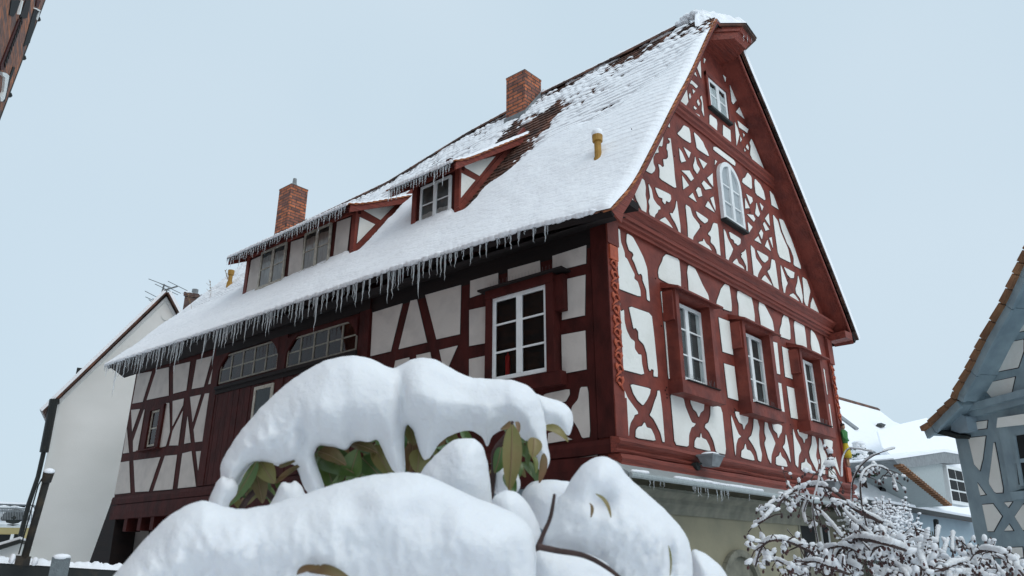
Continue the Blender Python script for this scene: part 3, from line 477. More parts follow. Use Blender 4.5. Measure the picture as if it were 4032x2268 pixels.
# ------------------------------------------------------------------ roof
NX=52
xs=[]; 
Ls=[0]; 
for i in range(400):
    p=RP(XE+(XR-XE)*i/400,3); q=RP(XE+(XR-XE)*(i+1)/400,3); Ls.append(Ls[-1]+(q-p).length)
def xl(l):
    for i in range(400):
        if Ls[i+1]>=l: return XE+(XR-XE)*(i+(l-Ls[i])/(Ls[i+1]-Ls[i]))/400
    return XR
LT=Ls[-1]; EXP=.165
w=MB(); k=0; l=-.02
NR=int(LT/EXP)
for k in range(NR):
    x0=xl(max(0,k*EXP)); x1=xl(min(LT,(k+1.25)*EXP)); y=Y0-(.09 if k%2 else 0)
    while y<Y1:
        a=max(y,Y0)+.004; b=min(y+.18,Y1)-.004; y+=.18
        if b-a<.03: continue
        j=rnd.uniform(-.006,.006); m_=(a+b)/2
        xb=x0+j; xc=x0+j+(x1-x0)*.2
        v=[RP(x1,a,.004),RP(x1,b,.004),RP(xc,b,.030),RP(xb,m_+(b-m_)*.5,.034),RP(xb,m_+(a-m_)*.5,.034),RP(xc,a,.030)]
        dn=[RP(xc,b,.004),RP(xb,m_+(b-m_)*.5,.006),RP(xb,m_+(a-m_)*.5,.006),RP(xc,a,.004)]
        w.add(v+dn,[(0,1,2,3,4,5),(2,6,7,3),(3,7,8,4),(4,8,9,5),(5,9,0),(1,6,2)])
w.build('roof_tiles','tile',house,recalc=False)
# roof deck (underside) left and right
w=MB(); ny=24
def deck(f,xs_,d0,d1,ya,yb,w):
    n=len(xs_); vs=[f(x,ya,d0) for x in xs_]+[f(x,ya,d1) for x in xs_]+[f(x,yb,d0) for x in xs_]+[f(x,yb,d1) for x in xs_]; fs=[]
    for i in range(n-1): fs+= [(i,i+1,n+i+1,n+i),(2*n+i,3*n+i,3*n+i+1,2*n+i+1),(i,2*n+i,2*n+i+1,i+1),(n+i,n+i+1,3*n+i+1,3*n+i)]
    fs+=[(0,n,3*n,2*n),(n-1,3*n-1,4*n-1,2*n-1)]
    w.add(vs,fs)
XS=[XE+.02+(XR-XE-.02)*i/16 for i in range(17)]
for i in range(12):
    ya=Y0+.02+(Y1-Y0-.04)*i/12; yb=Y0+.02+(Y1-Y0-.04)*(i+1)/12; deck(RP,XS,-.10,-.004,ya,yb,w)
w.build('roof_deck','brown',house)
w=MB(); XSR=[3.98+(8.96-3.98)*i/16 for i in range(17)]
deck(RPR,XSR,-.10,.0,Y0+.03,14.9,w); w.build('rear_slope_deck','brown',house)
w=MB()
for k in range(40):
    x1=3.98+4.98*k/40; x0=x1+4.98/40*1.15; x0=min(x0,9.05)
    w.add([RPR(x1,Y0-.02,.01),RPR(x1,1.0,.01),RPR(x0,1.0,.05),RPR(x0,Y0-.02,.05),RPR(x0,Y0-.02,.02),RPR(x0,1.0,.02),RPR(x1,Y0-.02,-.01)],[(0,1,2,3),(3,2,5,4),(0,3,4,6)])
w.build('rear_slope_tiles','tile',house,recalc=False)
w=MB(); n=90; vs=[];fs=[]
for i in range(n+1):
    x=4.4+(9.0-4.4)*i/n; bmp=.02*abs(math.sin(i*1.7))+.015*noise.noise(V((i*.4,0,0)))
    e=1 if i<n else 0
    vs+=[RPR(x,Y0-.03,.045),RPR(x,Y0-.04,.09+.05*e+bmp),RPR(x,Y0+.1,.10+.09*e+bmp),RPR(x,14.,.06+.08*e)]
for i in range(n):
    for k in range(3): fs.append((4*i+k,4*i+k+1,4*i+k+5,4*i+k+4))
w.add(vs,fs); w.build('rear_slope_snow','snow',house,smooth=True)
# barge boards + verge soffit
w=MB()
for i in range(24):
    xa=XE+.03+(3.75-XE)*i/24; xb=XE+.03+(3.75-XE)*(i+1)/24
    p=[RP(xa,Y0+.015,-.005),RP(xb,Y0+.015,-.005),RP(xb,Y0+.015,-.085-.12*max(0,1-(i+1)/5)),RP(xa,Y0+.015,-.085-.12*max(0,1-i/5))]
    if i==0: p[3]=RP(xa+.06,Y0+.015,-.26)
    w.add(p+[q+S*.03 for q in p],[(0,1,2,3),(4,7,6,5),(0,4,5,1),(3,2,6,7),(0,3,7,4),(1,5,6,2)])
w.build('bargeboard','redh',house)
w=MB()
for i in range(24):
    xa=3.98+4.85*i/24; xb=3.98+4.85*(i+1)/24
    p=[RPR(xa,Y0+.03,-.005),RPR(xb,Y0+.03,-.005),RPR(xb,Y0+.03,-.17),RPR(xa,Y0+.03,-.17)]
    w.add(p+[q+S*.03 for q in p],[(0,1,2,3),(4,7,6,5),(0,4,5,1),(3,2,6,7),(0,3,7,4),(1,5,6,2)])
w.build('bargeboard','redh',house)
w=MB(); deck(RP,XS[1:],-.135,-.105,Y0+.06,.02,w); deck(RPR,XSR,-.135,-.105,Y0+.06,.02,w); w.build('verge_soffit','red',house)
# verge tile ends in bright clay
w=MB()
for k in range(NR-4):
    x0=xl(max(0,k*EXP)); x1=xl((k+1.4)*EXP); 
    p=[RP(x0,Y0-.03,.008),RP(x0,Y0-.03,.032),RP(x1,Y0-.03,.012),RP(x1,Y0-.03,-.006)]
    w.add(p+[q+S*.15 for q in p],[(0,1,2,3),(4,7,6,5),(0,4,5,1),(1,5,6,2),(3,2,6,7),(0,3,7,4)])
w.build('verge_tiles','tileo',house)
# cornice end bracket at eaves (purlin heads)
w=MB(); w.prism(SF,[(-.42,6.5),(-.06,6.55),(-.06,6.62),(-.42,6.62)],-.3,.0); w.build('purlin_end','brown',house)
w=MB(); b0=GF.P(8.35,6.28,.02); w.box(b0,(.42,0,.03),(0,-.4,.02),(0,0,.16)); w.build('purlin_end','redh',house)
# eaves soffit : rafters
w=MB()
for i in range(24):
    w=MB(); y=.1+i*.64; w.bar(RP(XE+.12,y,-.16),RP(.4,y,-.16),.1,.12); w.build('rafter_foot','brown',house)
w=MB(); w.add([RP(XE+.05,Y0+.06,-.10),RP(XE+.05,Y1-.06,-.10),K+S*(Y1-.06)+Z*6.30+NS*0.0,K+S*(Y0+.06)+Z*6.30],[(0,1,2,3)]);  w.build('eaves_boarding','brown',house)  # boards coloured near-black to deepen the shade under the overhang
# ridge tiles
w=MB(); y=.6
while y<15.2:
    pts=[]; vs=[];fs=[]
    for e in (0,1):
        yy=y+e*.36; rr=.12 if e==0 else .135
        for k in range(9):
            t=math.pi*k/8; vs.append(K+S*yy+X*(XR+math.cos(t)*rr)+Z*(zr(yy)-.06+math.sin(t)*rr*1.05+.01*noise.noise(V((yy,1,0)))))
    for k in range(8): fs.append((k,k+1,10+k,9+k))
    w.add(vs,fs); y+=.33
w.build('ridge_tiles','tile',house,smooth=False)
w=MB(); vs=[];fs=[]; n=200
for i in range(n+1):
    yy=.4+14.8*i/n; q=.035+.035*noise.noise(V((yy*2.2,5,0)))+.015*noise.noise(V((yy*9,5,0)))
    for k in range(7):
        t=math.pi*(.22+.56*k/6); rr=.13+q*math.sin(math.pi*k/6); vs.append(K+S*yy+X*(XR+math.cos(t)*rr)+Z*(zr(yy)-.06+math.sin(t)*rr*1.05))
for i in range(n):
    for k in range(6): fs.append((i*7+k,i*7+k+1,(i+1)*7+k+1,(i+1)*7+k))
w.add(vs,fs); w.build('ridge_snow','snow',house,smooth=True)
# roof snow layer
def ss(a,b,x): t=max(0,min(1,(x-a)/(b-a))); return t*t*(3-2*t)
XB=[(-.5,3.3),(-.2,2.7),(.14,2.3),(.8,1.9),(1.6,1.8),(2.5,1.75),(2.9,1.35),(3.4,1.2),(3.9,1.6),(4.2,2.1),(6,2.2),(11,2.0),(11.5,1.1),(15.3,.9)]
def snowth(x,y,l):
    xb=itp(y,XB)+.25*noise.noise(V((y*1.1,x,3)))
    e=1-ss(xb-.1,xb+.35,x)
    row=(l/EXP)%1.0
    th=.045+.05*ss(0,.5,x-XE)+.012*noise.noise(V((y*3,l*3,0)))+.007*noise.noise(V((y*9,l*22,4)))+.012*(1-row)*(1-ss(.0,1.3,y)*.8)*ss(.2,1.2,x)+.014*noise.noise(V((y*1.1,x*1.4,6)))
    nn=noise.noise(V((y*2.6,math.floor(l/EXP)*.9,8)))+.55*noise.noise(V((y*.9,l*.8,2)))+.5*noise.noise(V((y*7.5,math.floor(l/EXP)*3.1,5)))
    dens=.43+(-.50*ss(3.0,3.95,x) if y<9 else .1)+.25*noise.noise(V((y*.7,x*.7,12)))
    if y>11.2: dens=.5
    if y>4.3 and y<11.2: dens=.38-.30*ss(3.4,3.95,x)
    # bare strip beside the chimney and the dormer cheeks
    if 2.6<y<4.6: dens-=(.62+.3*noise.noise(V((y*2.2,x*2.6,2))))*ss(2.5,3.1,y)*(1-ss(2.8,3.5,x)); 
    notch=ss(.66,.80,row)*(.6+.6*noise.noise(V((y*6,math.floor(l/EXP)*2.3,1)))) + .25*(1-ss(.0,.10,row))
    tl=.5+.5*math.cos(6.2832*(y-Y0+(.09 if int(l/EXP)%2 else 0))/.18+3.14)
    pth=(nn*.44+dens-.17)*.12 +.004 +.014*tl - .085*notch*(1.3-.6*ss(1.2,2.4,x) if y>2.4 else 1.15)
    t2=th*e+min(pth,.032)*(1-e)
    for yc in (3.70,6.78):
        if yc-.42<y<yc+.3 and .5<x<2.6:
            t2-=.13*ss(yc-.42+.12*noise.noise(V((x*5,1,0))),yc-.22,y)*ss(.60,.85,x)*(1-ss(yc+.02,yc+.25,y))
    if y<Y0+.12: t2-= .05*(1-(y-Y0)/.12)
    return t2
w=MB(); ny=470; nl=400; vs=[];fs=[]
for j in range(nl+1):
    l=LT*j/nl; x=xl(l)
    for i in range(ny+1):
        y=Y0+(Y1-Y0)*i/ny
        if j==0: vs.append(RP(x,y,.034)-V((.01,0,0)));continue
        th=snowth(x,y,l)
        if j<6: th=max(th,.03)*math.sqrt(j/6)
        if i in (0,ny): th=-.0
        vs.append(RP(x,y,.034+th if th>0 else max(-.05,.034+th*2)))
for j in range(nl):
    for i in range(ny): a=j*(ny+1)+i; fs.append((a,a+1,a+ny+2,a+ny+1))
w.add(vs,fs); w.build('roof_snow','snow',house,smooth=True,recalc=False)
# lumpy snow lip over the eaves
w=MB(); y=Y0+.3
while y<15.2:
    r=rnd.uniform(.035,.06); w.ball(RP(XE-.0,y,.045),(r,r*1.7,r*.85),nu=8,nv=6,j=.12); y+=rnd.uniform(.05,.11)
w.build('eaves_snow_lip','snow',house,smooth=True)
# crippled-hip canopy
def ZP(k,x,y,z): r=ray(*px(k,x,y)); return CAM+r*((z-CAM.z)/r.z)
low=[ZP('P',590,940,11.6),ZP('P',640,800,11.6),ZP('P',1180,765,11.6),ZP('P',1400,965,11.6),ZP('P',1100,1290,11.6)]
low[0]=V((low[0].x,K.y,11.6)); low[4]=V((low[4].x,K.y,11.6))
up_=[ZP('P',700,560,11.93),ZP('P',780,540,11.93),ZP('P',1350,520,11.93),ZP('P',1560,790,11.93),ZP('P',1400,900,11.93)]
up_[0]=V((up_[1].x-.15,K.y,11.93)); up_[4]=V((up_[3].x+.35,K.y,11.93))
w=MB(); w.add(low+up_+[q-Z*.05 for q in []],[(0,1,2,3,4),(0,1,6,5),(1,2,7,6),(2,3,8,7),(3,4,9,8)]); w.add([q+Z*.0 for q in up_],[(0,1,2,3,4)]); canopy=w.build('hip_canopy','redh',house)
w=MB()
for t0,t1 in ((.0,.10),(.62,.80)):
    for i in range(4):
        a,b=low[i].lerp(up_[i],t0),low[i+1].lerp(up_[i+1],t0); c,d=low[i].lerp(up_[i],t1),low[i+1].lerp(up_[i+1],t1)
        o_=V((0,0,0)); m_=((a+b)/2-V((K.x+4.3,K.y+.2,0))); m_.z=0; m_=m_.normalized()*.022; w.add([a+m_,b+m_,d+m_,c+m_,a,b,d,c],[(0,1,2,3),(0,4,5,1),(3,2,6,7),(0,3,7,4),(1,5,6,2)])
w.build('fascia_moulding','redh',canopy)
cen=V((K.x+4.0,K.y+.1,0)); topp=K+S*.17+X*3.98+Z*12.60
rim=[]
for q in up_: d=(q-cen); d.z=0; rim.append(q+d.normalized()*.07-Z*.0)
w=MB(); w.add(rim+[q+Z*.07 for q in rim]+[topp+Z*.0],[(0,1,6,5),(1,2,7,6),(2,3,8,7),(3,4,9,8),(5,6,10),(6,7,10),(7,8,10),(8,9,10),(0,1,2,3,4)]); w.build('canopy_tiles','tile',canopy)
w=MB()
ring=[rim[0],rim[1],rim[2],rim[3],rim[4]]
vs=[];fs=[];NU=60;NV=16
for iu in range(NU+1):
    t=iu/NU*4; k=min(3,int(t)); a=ring[k].lerp(ring[k+1],t-k); a=a+(a-cen-Z*a.z).normalized()*.0
    for iv in range(NV+1):
        v_=iv/NV; c=a.lerp(topp,v_); nz_=noise.noise(V((iu*.22,iv*.30,3)))+.6*noise.noise(V((iu*.6,iv*.8,7))); th=.11+.09*nz_
        if nz_<-.42: th=-.01
        vs.append(c+Z*(.07+th*math.sqrt(min(1,iv/2.2)))+ (a-topp).normalized()*(.03 if iv==0 else 0))
for iu in range(NU):
    for iv in range(NV): a=iu*(NV+1)+iv; fs.append((a,a+1,a+NV+2,a+NV+1))
w.add(vs,fs)
for i in range(13):
    c=topp+S*rnd.uniform(-.04,.4)+X*rnd.uniform(-.10,.05)+Z*rnd.uniform(-.0,.07); r=rnd.uniform(.04,.075); w.ball(c,(r*1.3,r*1.3,r*.8),nu=8,nv=6,j=.2)
w.build('canopy_snow','snow',canopy,smooth=True)
# icicles
def icicle(w,p,L_,r):
    n=7; pts=[p+V((rnd.uniform(-1,1)*.002*i,rnd.uniform(-1,1)*.002*i,0))-Z*(L_*i/n) for i in range(n+1)]
    w.tube(pts,[r*(1-i/n)**.75*(1+.14*math.sin(i*2.3+L_*40))+.0012 for i in range(n+1)],6)
lst=[]
y=Y0+1.0
while y<Y1+.1:
    f=ss(-.4,3.2,y)*.75+.25
    y+=rnd.uniform(.09,.20)/(.6+.4*f)
    Lm=.11+.29*f
    L_=Lm*rnd.uniform(.35,1.4)*(1.8 if rnd.random()<.13 else 1)
    lst.append((L_,y,rnd.uniform(.008,.013)+L_*.016,0)); 
    for _ in range(rnd.choice([1,2,2,3])): lst.append((L_*rnd.uniform(.25,.75),y+rnd.uniform(-.045,.045),rnd.uniform(.006,.011),rnd.uniform(-.015,.03)))
lst.sort(reverse=True)
st=MB()
for i,(L_,y,r,dx) in enumerate(lst):
    p=RP(XE+.0+dx,min(y,Y1-.02),.02)+V((-.012,0,0))
    if i<92: w=MB(); icicle(w,p,L_,r); w.build('icicle','ice',house,smooth=True)
    else: icicle(st,p,L_,r)
for (xx,yy,L_) in [(740,570,.34),(860,545,.28),(905,540,.26),(1105,520,.08),(1360,560,.33),(1435,630,.27),(1525,720,.16)]:
    q=ZP('P',xx,yy,11.97); w=MB(); icicle(w,q,L_,.014); w.build('icicle','ice',canopy,smooth=True)
for i in range(26): a=.15+rnd.random()*2.2 if i<20 else rnd.uniform(2.5,5); icicle(st,GF.P(a,2.63,.36),rnd.uniform(.05,.2),.006)
tag(st.build('small_icicles','ice',house,smooth=True),kind='stuff')
# ------------------------------------------------------------------ dormers
def dormer(label,ya,yb,xf,zb,zt,xback,zback,ov,wins,infA,cheeks,nice,extras=None):
    D=bpy.data.objects.new('dormer',None); C.objects.link(D); D.parent=house; D.location=SF.P(ya,zb,-xf)-K; D['label']=label
    f=Fr(K+X*xf,S,NS)
    xe=xf-.36
    def rz_(x): return zt+.12+(zback-zt-.12)*(x-xf)/(xback-xf) if x>xf else zt+.12-(xf-x)*(zback-zt-.12)/(xback-xf)*.75
    w=MB(); w.wbox(f,ya,yb,zb-.12,zt+.05,-.12,0); w.build('front_wall','reds',D)
    for y in (ya,yb-.1):
        w=MB()
        pts=[(xf,zb-.2)]+[(xf,zt+.05)]+[(xback,rz_(xback)-.12)]+[(x,roofz(x,y)-.25) for x in [xback-(xback-xf)*i/5 for i in range(6)]]
        fr=Fr(K+S*y,X,(0,-1,0)); w.prism(fr,[(a,b) for a,b in pts],-.1,0); w.build('cheek_wall','red',D)
    panels(f,infA,D,'front_infill','plasters',lw=.006,split=True)
    cf=Fr(K+S*ya,X,(0,-1,0)); panels(cf,cheeks,D,'cheek_infill','plaster',lw=.006,split=True)
    # raking board along the cheek foot
    w=MB()
    n=8
    for i in range(n):
        xa=xf+(xback-xf)*i/n; xb=xf+(xback-xf)*(i+1)/n; w.bar(K+S*(ya-.01)+X*xa+Z*(roofz(xa,ya)+.10),K+S*(ya-.01)+X*xb+Z*(roofz(xb,ya)+.10),.06,.13,side=V((0,1,0)).cross(V((1,0,1.4))).normalized())
    w.wbox(f,ya-.03,yb+.02,zb-.13,zb-.005,-.03,.04); w.wbox(f,ya-.03,yb+.02,zt-.02,zt+.08,-.02,.045); w.wbox(f,ya-.025,ya+.10,zb-.13,zt,-.02,.03); w.wbox(f,yb-.10,yb+.02,zb-.13,zt,-.02,.03)
    w.build('posts_and_rails','red',D)
    # roof slab with tiles
    w=MB(); P_=lambda x,y,d: K+S*y+X*x+Z*(rz_(x)+d)
    def sl(w,x0,x1,y0,y1,d0,d1): w.add([P_(x0,y0,d0),P_(x1,y0,d0),P_(x1,y1,d0),P_(x0,y1,d0),P_(x0,y0,d1),P_(x1,y0,d1),P_(x1,y1,d1),P_(x0,y1,d1)],[(0,3,2,1),(4,5,6,7),(0,1,5,4),(1,2,6,5),(2,3,7,6),(3,0,4,7)])
    sl(w,xe,xback+.1,ya-.2,yb+.28,-.09,-.03); w.build('roof_boards','reds',D)
    w=MB(); sl(w,xe+.02,xback,ya-.24,ya-.20,-.18,-.02); w.build('bargeboard','redh',D); w=MB(); sl(w,xe+.02,xback,yb+.28,yb+.32,-.18,-.02); w.build('bargeboard','redh',D)
    w=MB(); k=xe-.03
    while k<xback+.1:
        y=ya-.27
        while y<yb+.33:
            w.add([P_(k,y,.03),P_(k,y+.17,.03),P_(k+.2,y+.17,.0),P_(k+.2,y,.0),P_(k,y,.0),P_(k,y+.17,.0),P_(k+.2,y,-.02),P_(k+.2,y+.17,-.02)],[(0,1,2,3),(0,4,5,1),(0,3,6,4),(1,5,7,2)]); y+=.178
        k+=.155
    w.build('roof_tiles','tileo',D,recalc=False)
    w=MB(); nx,nyy=36,int((yb-ya+.5)/.05); vs=[];fs=[]
    for j in range(nx+1):
        x=xe-.05+(xback+.35-xe)*j/nx
        for i in range(nyy+1):
            y=ya-.22+(yb-ya+.53)*i/nyy; edge=min(j/3,i/2.5,(nyy-i)/2.5,1); th=(.075+.02*noise.noise(V((y*3,x*4,9)))+.01*noise.noise(V((y*12,x*12,9))))*math.sqrt(max(edge,0)); 
            vs.append(P_(x,y,.02+th)-(V((0,0,.02)) if j==0 else V((0,0,0))))
    for j in range(nx):
        for i in range(nyy): a=j*(nyy+1)+i; fs.append((a,a+1,a+nyy+2,a+nyy+1))
    w.add(vs,fs); y=ya-.15
    while y<yb+.28: r=rnd.uniform(.03,.045); w.ball(P_(xe-.03,y,.03),(r,r*1.6,r),nu=8,nv=5,j=.1); y+=rnd.uniform(.05,.09)
    w.build('roof_snow','snow',D,smooth=True)
    w=MB()
    w.prism(Fr(K+S*(ya-.02),X,(0,-1,0)),[(xf-.28,zt-.02),(xf+.1,zt-.02),(xf+.1,zt+.14),(xf-.28,zt+.1)],-.12,.0); w.build('purlin_end','reds',D)
    y=ya-.2; got=[]
    while y<yb+.3:
        y+=(yb-ya+.5)/nice; got.append(y)
    for y in got:
        w=MB(); L_=rnd.uniform(.10,.30)*(1.5 if rnd.random()<.15 else 1); icicle(w,P_(xe-.03,min(y,yb+.3),.0),L_,rnd.uniform(.010,.015)+L_*.01)
        for _ in range(2): icicle(w,P_(xe-.03,min(y+rnd.uniform(-.04,.04),yb+.3),.0),L_*rnd.uniform(.3,.7),.008)
        w.build('icicle','ice',D,smooth=True)
    for (a0,a1,b0,b1,m_,cur) in wins:
        o=leafwin(f,a0,a1,b0,b1,.05,D,2,2,.05,.022,m=m_,th=.045,curtain=cur,name='window',back='dsky')  # pale backing paints the sky reflection of the dormer glass
        w=MB(); w.wbox(f,a0-.02,a1+.02,b0-.04,b0-.002,0,.09)
        w2=w.build('sill',m_,D)
    return D
O=lambda *p:('O',list(p))
dormer('small dormer with one white window, nearer the gable',3.70,4.98,.72,7.84,8.86,2.60,10.42,0,[(3.90,4.74,7.90,8.76,'white',[(0,1,0,.30)])],
  [],[O((2125,300),(2380,238),(2250,400),(2130,330)),O((2095,372),(2215,435),(2080,600))],22)
w_=dormer('wide dormer with two cream casement windows',6.78,10.98,.70,7.84,8.86,2.25,9.80,0,[(9.30,10.34,7.87,8.84,'oldwhite',[(0,1,0,.86)]),(7.60,8.58,7.87,8.84,'oldwhite',[(0,1,0,.86)])],
  [O((395,1088),(487,1045),(447,1338),(350,1375)),O((720,938),(820,905),(800,1213),(690,1250)),O((1095,775),(1207,735),(1170,1060),(1060,1098))],[O((1300,675),(1590,612),(1445,760)),O((1275,735),(1400,795),(1250,950))],48)
# ------------------------------------------------------------------ chimneys and pipes on the roof
def chimney(label,x0,x1,y0,y1,z0,z1,m,cap):
    D=bpy.data.objects.new('chimney',None); C.objects.link(D); D.parent=house; D.location=SF.P(y0,z0,-x0)-K; D['label']=label
    w=MB(); w.box(K+X*x0+S*y0+Z*z0,X*(x1-x0),S*(y1-y0),Z*(z1-z0)); w.build('stack',m,D,uvbox=True)
    w=MB(); w.box(K+X*(x0-.008)+S*(y0-.008)+Z*(z1),X*(x1-x0+.016),S*(y1-y0+.016),Z*.05); w.build('top_course',m,D,uvbox=True)
    w=MB(); zf=roofz(x0,y0); e=.04
    w.add([K+X*(x0-e)+S*(y0-e)+Z*(roofz(x0-e,y0)-.05),K+X*(x1+e)+S*(y0-e)+Z*(min(roofz(x1+e,y0),zr(y0))-.05),K+X*(x1+e)+S*(y0-e)+Z*(min(roofz(x1+e,y0),zr(y0))+.2),K+X*(x0-e)+S*(y0-e)+Z*(roofz(x0-e,y0)+.2),
           K+X*(x0-e)+S*(y1+e)+Z*(roofz(x0-e,y0)-.05),K+X*(x0-e)+S*(y1+e)+Z*(roofz(x0-e,y0)+.2)],[(0,1,2,3),(0,3,5,4)]); w.build('lead_flashing','greyp',D)
    if cap:
        p=K+X*((x0+x1)/2)+S*((y0+y1)/2)+Z*(z1+.06); w=MB(); w.tube([p,p+Z*.08,p+Z*.2,p+Z*.38],[.16,.14,.07,.06],10); w.build('cowl','greyp',D,smooth=True)
    return D
chimney('brick chimney nearer the gable, beside the ridge',3.32,3.92,4.28,4.86,10.9,12.80,'brick',False)
chimney('brick chimney with metal cowl behind the wide dormer',3.3,3.9,13.7,14.35,10.6,12.90,'brick',True)
def vent(p,h,label,snow):
    D=bpy.data.objects.new('vent_pipe',None); C.objects.link(D); D.parent=house; D.location=p-K; D['label']=label
    w=MB(); w.tube([p-Z*.1,p+Z*.05,p+Z*.16],[.085,.085,.08],12); w.tube([p+Z*.14,p+Z*h],.058,12); w.tube([p+Z*.15,p+Z*.19],.075,12); w.build('pipe','ochre',D,smooth=False)
    w=MB(); w.tube([p+Z*(h-.02),p+Z*(h+.12)],[.085,.09],14); w.build('cap','ochre',D)
    if snow: w=MB(); w.ball(p+Z*(h+.13),(.098,.098,.095),nu=14,nv=8); w.build('snow_cap','snow',D,smooth=True)
vent(RP(.66,.50,.0),.52,'ochre vent pipe with a cap of snow near the gable',True)
vent(RP(1.66,13.55,.0)+Z*.0,.42,'bare ochre vent pipe left of the wide dormer',False)
# weeds by the far vent
for i,(x,y) in enumerate([(1.35,13.9),(1.1,14.3),(1.75,13.7),(1.9,13.0)]):
    w=MB(); p=RP(x,y,.02); h=.4+.2*rnd.random(); tip=p+V((rnd.uniform(-.1,.1)-.12,0,h)); w.tube([p,p.lerp(tip,.5)+V((.04,0,0)),tip],.006,4)
    for k in range(4): q=p.lerp(tip,.4+.15*k); w.tube([q,q+V((rnd.uniform(-.12,.12),rnd.uniform(-.08,.08),.09))],.005,3); w.ball(q+V((0,0,.05)),.018,nu=5,nv=3)
    tag(w.build('dry_weed','tan'),['dry weed sprouting from the far roof, left of the others','lowest dry weed on the far roof verge','dry weed just left of the ochre far vent pipe','short dry weed between vent pipe and wide dormer'][i],'weed','dry weeds growing on the roof')
# wall lamps
def lamp(a,z,label):
    p=GF.P(a,z,.18); D=thing('wall_lamp',p,label,'lamp','floodlights on the gable wall')
    w=MB(); e=V((1,0,0)); f=V((0,-1,0)); tw,bw=.165,.11
    top=[p+e*(-tw)+f*(-.02),p+e*tw+f*(-.02),p+e*tw+f*.24,p+e*(-tw)+f*.24]; bot=[p+e*(-bw)+f*.03-Z*.145,p+e*bw+f*.03-Z*.145,p+e*bw+f*.18-Z*.145,p+e*(-bw)+f*.18-Z*.145]
    w.add(top+bot,[(0,1,2,3),(4,7,6,5),(0,4,5,1),(1,5,6,2),(2,6,7,3),(3,7,4,0)]); w.build('housing','greyp',D)
    w=MB(); w.box(p-e*.178-f*.03+Z*.0,e*.356,f*.28,Z*.025); w.build('rim','greyp',D)
    w=MB(); w.ball(p+f*.11+Z*.025,(.172,.13,.045),nu=16,nv=6); w.build('snow_cap','snow',D,smooth=True)
    w=MB(); w.tube([p-e*.15-f*.16-Z*.15,p-e*.15-f*.02-Z*.14],[.065,.06],12); w.bar(p-e*.15-f*.06-Z*.14,p-e*.08+f*.08-Z*.06,.04,.03); w.build('bracket','iron',D)
a,z=GF.u('E',1035,1238,.3); lamp(a,z,'grey floodlight with snow on top, in the open middle of the red sill beam')
a,z=GF.u('J',920,690,.3); lamp(a,z,'grey floodlight at the right end of the red sill beam, behind rose twigs')
# ------------------------------------------------------------------ white house at left
_wr=ray(430,1900); _wa=math.atan2(_wr.y,_wr.x); WN=V((-math.cos(_wa-R(1)),-math.sin(_wa-R(1)),0)); WX=V((-WN.y,WN.x,0)); WF=Fr(V((math.cos(_wa)*27,math.sin(_wa)*27,0)),WX,WN)
wh=thing('white_house',WF.P(2,0,0),'tall plain white gabled house behind the far end of the timber house','house')
w=MB(); ap=WF.u('N',735,350); el=WF.u('I',470,40); er=(ap[0]*2-el[0],el[1]); gp=[(el[0],0),el,ap,er,(er[0],0)]; xr_,zr_=ap; xl_,zl_=el; xq_=er[0]; BK=WN*-12.3; w.prism(WF,gp,-12,0); w.build('wall','wwall',wh)
w=MB()
for a,b in (((xl_-.3,zl_-.35),(xr_,zr_+.08)),((xq_+.3,zl_-.35),(xr_,zr_+.08))):
    n=(WX*(-(b[1]-a[1]))+Z*(b[0]-a[0])).normalized(); n=n if n.z>0 else -n
    A=WF.P(*a,.25);B=WF.P(*b,.25); w.add([A,B,B+n*.05,A+n*.05,A+BK,B+BK,B+n*.05+BK,A+n*.05+BK],[(0,1,2,3),(7,6,5,4),(0,4,5,1),(3,2,6,7),(0,3,7,4),(1,5,6,2)])
w.build('roof','tile',wh)
w=MB()
for a,b in (((xl_-.3,zl_-.35),(xr_,zr_+.08)),((xq_+.3,zl_-.35),(xr_,zr_+.08))):
    A=WF.P(*a,.26);B=WF.P(*b,.26); n=(WX*(-(b[1]-a[1]))+Z*(b[0]-a[0])).normalized(); n=n if n.z>0 else -n
    w.add([A+n*.045,B+n*.045,B+n*.15-WN*.05,A+n*.15-WN*.05],[(0,1,2,3)])
    w.add([A+n*.15-WN*.05,B+n*.15-WN*.05,B+n*.15+BK,A+n*.15+BK],[(0,1,2,3)])
w.build('roof_snow','snow',wh,smooth=True)
w=MB()
for a,b in (((xl_-.12,zl_-.12),(xr_,zr_)),((xq_+.12,zl_-.12),(xr_,zr_))):
    w.prism(WF,[a,b,(b[0],b[1]-.14),(a[0],a[1]-.14)],.0,.06)
w.build('verge_board','white',wh)
w=MB(); g_=lambda x,y,d=.25: WF.P(*WF.u('I',x,y,d),d)
w.tube([g_(455,20),g_(455,20)+BK],.10,8); w.tube([g_(440,10),g_(425,90),g_(385,300),g_(358,440)],.12,8); w.tube([g_(358,430),g_(310,640),g_(235,860),g_(165,1130),g_(150,1300)],.065,8); w.build('gutter_and_downpipe','iron',wh)
w=MB(); cxx,czz=WF.u('N',737,507); w.tube([WF.P(cxx,czz,-.01),WF.P(cxx,czz,.03)],.16,14); w.build('gable_vent','wwall',wh); 
D=bpy.data.objects.new('chimney',None); C.objects.link(D); D.parent=wh
WC=Fr(WF.O-WN*5,WX,WN); a0,b0=WC.u('N',880,380); a1,b1=WC.u('N',1040,400); D.location=WC.P(a0,8,0)-world(wh)
w=MB(); w.box(WC.P(a0,6,0),WX*(a1-a0)*.6,(-WN)*1.2+WX*.45,Z*(WC.u('N',950,350)[1]-6)); w.build('stack','brickd',D,uvbox=True)
zt_=WC.u('N',950,350)[1]; w=MB(); w.box(WC.P(a0-.06,zt_,.06),WX*((a1-a0)*.6+.12),(-WN)*1.32+WX*.45,Z*.15); w.build('top_course','brickd',D,uvbox=True)
